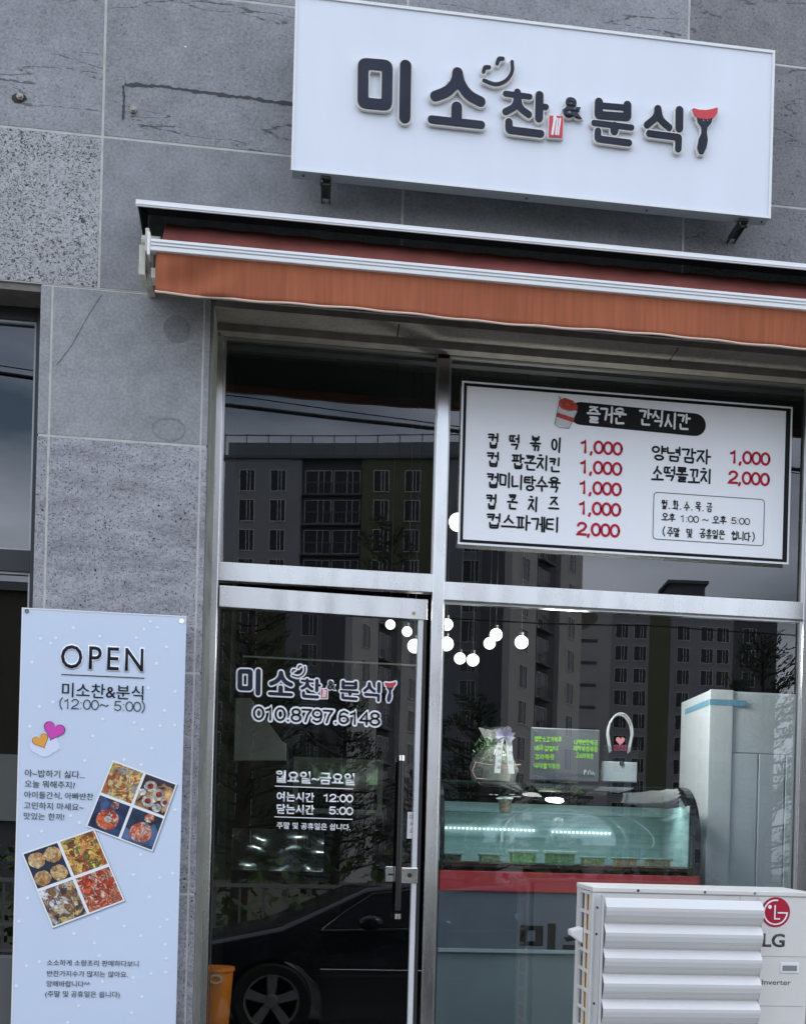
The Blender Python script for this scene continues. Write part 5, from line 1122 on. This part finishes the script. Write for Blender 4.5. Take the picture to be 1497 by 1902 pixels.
# black sedan parked by the kerb
CARY = -4.16
car = empty('parked_car', (1.6, -5.0, .165), 'black sedan parked at the kerb, reflected in the door glass', 'car')
paint = mat('black car paint', (.006, .009, .018), .14, spec=.6, coat=.6); cgl = mat('car glass', (.02, .024, .03), .05, spec=.9)
ZB = .165
roofline = [(-.78, .62), (-.76, .80), (-.62, .93), (-.30, .99), (.264, 1.11), (.55, 1.24), (.98, 1.44), (1.35, 1.487), (1.9, 1.50), (2.4, 1.46), (3.0, 1.27), (3.35, 1.15), (3.9, 1.12), (4.02, .95), (4.0, .55)]
bottom = [(3.85, .38), (3.45, .36), (3.40, .62), (3.22, .80), (3.0, .86), (2.78, .80), (2.60, .62), (2.55, .36), (.63, .35), (.58, .62), (.42, .79), (.19, .86), (-.04, .79), (-.20, .62), (-.25, .36), (-.70, .38)]
b = MB(); outline = roofline+bottom; secs = []
for yy, tuck in ((CARY, 0), (CARY-.04, 0), (CARY-1.70, 0), (CARY-1.74, 0)):
    ring = []
    for x, z in outline:
        side = 1 if yy > CARY-.9 else -1; belt = 1.08; y2 = yy
        if z > belt: y2 = yy-side*(z-belt)*.50
        ed = .03 if yy in (CARY, CARY-1.74) else 0
        ring.append(b.bm.verts.new((x, y2, z-ed*(1 if z > .9 else 0))))
    secs.append(ring)
for A_, B_ in zip(secs, secs[1:]):
    for i in range(len(A_)): b._f([A_[i], A_[(i+1) % len(A_)], B_[(i+1) % len(A_)], B_[i]])
b._f(secs[0]); b._f(list(reversed(secs[-1])))
b.build('body', paint, car, smooth=True, bevel=.01)
def cy(z): return CARY+.004-max(0, z-1.08)*.50
def cpoly(pts, name, m, off=.004):
    b = MB()
    for s in (0, 1):
        b.poly([(x, cy(z)+off if s == 0 else 2*(CARY-.87)-(cy(z)+off), z) for x, z in pts])
    return b.build(name, m, car)
cpoly([(.60, 1.10), (.80, 1.24), (1.03, 1.385), (1.38, 1.43), (1.46, 1.43), (1.44, 1.13)], 'window', cgl); cpoly([(1.50, 1.135), (1.52, 1.43), (2.1, 1.42), (2.4, 1.36), (2.62, 1.24), (2.6, 1.16)], 'window', cgl)
b = MB(); b.tube([(x, cy(z)+.008, z) for x, z in ((.58, 1.095), (.80, 1.255), (1.03, 1.40), (1.38, 1.445), (2.1, 1.435), (2.45, 1.37), (2.68, 1.23))], .007, 6); b.tube([(.58, cy(1.09)+.008, 1.09), (2.65, cy(1.15)+.008, 1.155)], .007, 6); b.build('chrome_trim', M['chrome'], car)
b = MB(); b.poly([(.34, CARY-.25, 1.135), (.34, CARY-1.5, 1.135), (1.0, CARY-1.38, 1.445), (1.0, CARY-.36, 1.445)]); b.build('windscreen', cgl, car)
b = MB(); b.sphere((.98, CARY+.10, 1.16), .09, 16, (1.2, .7, .7)); b.build('mirror', paint, car, smooth=True)
b = MB(); b.prism([(-.72, CARY+.003, .86), (-.40, CARY+.003, .93), (-.38, CARY+.003, .86), (-.60, CARY+.003, .80)], (0, .012, 0)); b.build('headlight', mat('headlight lens', (.5, .5, .52), .1, .5), car)
b = MB(); b.box(.55, 1.35, CARY+.0015, CARY+.006, .71, .716); b.build('door_line', M['chrome'], car)
for wx in (.19, 3.0):
    for side in (0, 1):
        yw = CARY-.02 if side == 0 else CARY-1.72; s = 1 if side == 0 else -1
        wh_ = MB(); wh_.lathe([(.20, -.09), (.30, -.10), (.33, -.07), (.33, .07), (.30, .10), (.235, .09), (.235, -.05)], (wx, yw-s*.08, .495), 'y', 40); tyre = wh_.build('wheel', M['dark'], car, smooth=True)
        rm = MB(); yy = yw+s*.002
        rm.lathe([(.215, -.02), (.228, .006), (.215, .004), (.205, -.02)] if s > 0 else [(.215, .02), (.228, -.006), (.215, -.004), (.205, .02)], (wx, yy, .495), 'y', 40)
        for k in range(5):
            a_ = 2*math.pi*k/5+.3; c_, s_ = math.cos(a_), math.sin(a_); c2, s2 = math.cos(a_+.42), math.sin(a_+.42)
            rm.prism([(wx+.05*math.cos(a_-.7), yy-s*.01, .495+.05*math.sin(a_-.7)), (wx+.215*math.cos(a_-.20), yy, .495+.215*math.sin(a_-.20)), (wx+.215*math.cos(a_+.20), yy, .495+.215*math.sin(a_+.20)), (wx+.05*math.cos(a_+.7), yy-s*.01, .495+.05*math.sin(a_+.7))], (0, -s*.02, 0))
        rm.lathe([(.065, -s*.018), (.05, .006*s), (.0001, .006*s)], (wx, yy, .495), 'y', 20)
        ro = rm.build('rim', mat('alloy', (.42, .43, .46), .4, .6), tyre)
# railing, hedge and trees behind the car
FN = empty('metal_fence', (2, -10.2, .3), 'pale metal railing fence along the far pavement, reflected low in the door', 'fence')
b = MB()
for i in range(90): b.box(-12+i*.3, -11.97+i*.3, -10.22, -10.19, .30, 1.30)
b.build('pickets', mat('fence paint', (.22, .23, .22), .5), FN)
b = MB(); b.box(-12, 15, -10.23, -10.18, 1.30, 1.35).box(-12, 15, -10.23, -10.18, .75, .79).box(-12, 15, -10.23, -10.18, .42, .46); b.build('rails', mat('fence rail paint', (.30, .31, .30), .5), FN)
leafm = mat('hedge leaves', (.07, .12, .03), .6, var=.5, vscale=3)
random.seed(11); b = MB()
for i in range(5000):
    c = Vector((rnd(-14, 22), rnd(-12.6, -11.3), rnd(.25, 1.65)+.15*math.sin(i))); d1 = Vector((rnd(-1, 1), rnd(-1, 1), rnd(-1, 1))).normalized()*.09; d2 = d1.cross(Vector((rnd(-1, 1), rnd(-1, 1), 1))).normalized()*.06
    b.poly([c-d1, c+d2, c+d1, c-d2])
tag(b.build('hedge', leafm, clean=False), 'clipped green hedge behind the railing', 'hedge', kind='stuff')
def tree_mesh(h, r, n, seed, lean=0):
    random.seed(seed); tr = MB(); pts = [(0, 0, 0), (rnd(-.1, .1), 0, h*.3), (rnd(-.2, .2)+lean*.5, .1, h*.65), (lean, 0, h*.96)]; tr.tube(pts, h*.022, 8, True, .02)
    lf = MB()
    for i in range(n):
        t = (i+.5)/n; z = h*(.16+.80*t); R = r*(1-t)**.75+.25; a = i*2.4+rnd(-.3, .3); L = R*rnd(.7, 1.05)
        tip = Vector((math.cos(a)*L, math.sin(a)*L, z+L*rnd(.15, .55))); base = Vector((lean*t*.9, 0, z)); tr.tube([base, base.lerp(tip, .5)+Vector((0, 0, -.08*L)), tip], .035, 4, False, .008)
        for k in range(int(60*L)+16):
            u = rnd(.25, 1.05); c = base.lerp(tip, u)+Vector((rnd(-.2, .2), rnd(-.2, .2), rnd(-.15, .2)))*(1.1-u*.4)
            d = ((tip-base).normalized()+Vector((rnd(-.7, .7), rnd(-.7, .7), rnd(-.1, .9)))).normalized(); e = d.cross(Vector((rnd(-1, 1), rnd(-1, 1), rnd(-1, 1)))).normalized()
            l = rnd(.10, .24); lf.poly([c, c+d*l*.5+e*.02, c+d*l, c+d*l*.5-e*.02])
    return tr, lf
bark = mat('bark', (.07, .055, .045), .9, var=.3, vscale=9, bump=.5, bscale=20); pine = mat('pine needles', (.035, .06, .03), .7, var=.5, vscale=1.5)
protos = {}
for kd, (h, r, n, sd_, ln) in {'a': (10.0, 2.0, 60, 2, .3), 'b': (6.8, 1.9, 50, 4, -.2), 'c': (7.6, 2.6, 60, 9, .1)}.items(): protos[kd] = (tree_mesh(h, r, n, sd_, ln), h)
tinfo = [('a', 1.2, -24, 'tallest dark pine, reflected in the upper left pane'), ('b', 3.4, -24, 'bushy pine reflected left of the globes'), ('b', 6.1, -27, 'shorter pine reflected beside the door handle'), ('c', 10.6, -24, 'broad leafy tree reflected above the refrigerator'), ('a', -3.2, -30, 'distant pine reflected low in the side window')]
built = {}
for kd, x, y, lab in tinfo:
    t = empty('pine_tree', (x, y, 0), lab, 'tree', 'pine trees across the street', rnd(0, 6))
    if kd not in built:
        (tr, lf), h = protos[kd]; o1 = tr.build('trunk', bark, None, smooth=True); o2 = lf.build('crown', pine, None, clean=False); built[kd] = (o1, o2)
    else:
        o1, o2 = [q_.copy() for q_ in built[kd]]; COL.objects.link(o1); COL.objects.link(o2)
    o1.parent = t; o2.parent = t
    if x == 6.1: t.scale = (.75, .75, .62)
    if x == 3.4: t.scale = (1, 1, .85)
# tilt the air conditioner a touch forward, as it stands on its feet
AC.rotation_euler = (math.radians(2.2), 0, 0); AC.location.z += .017
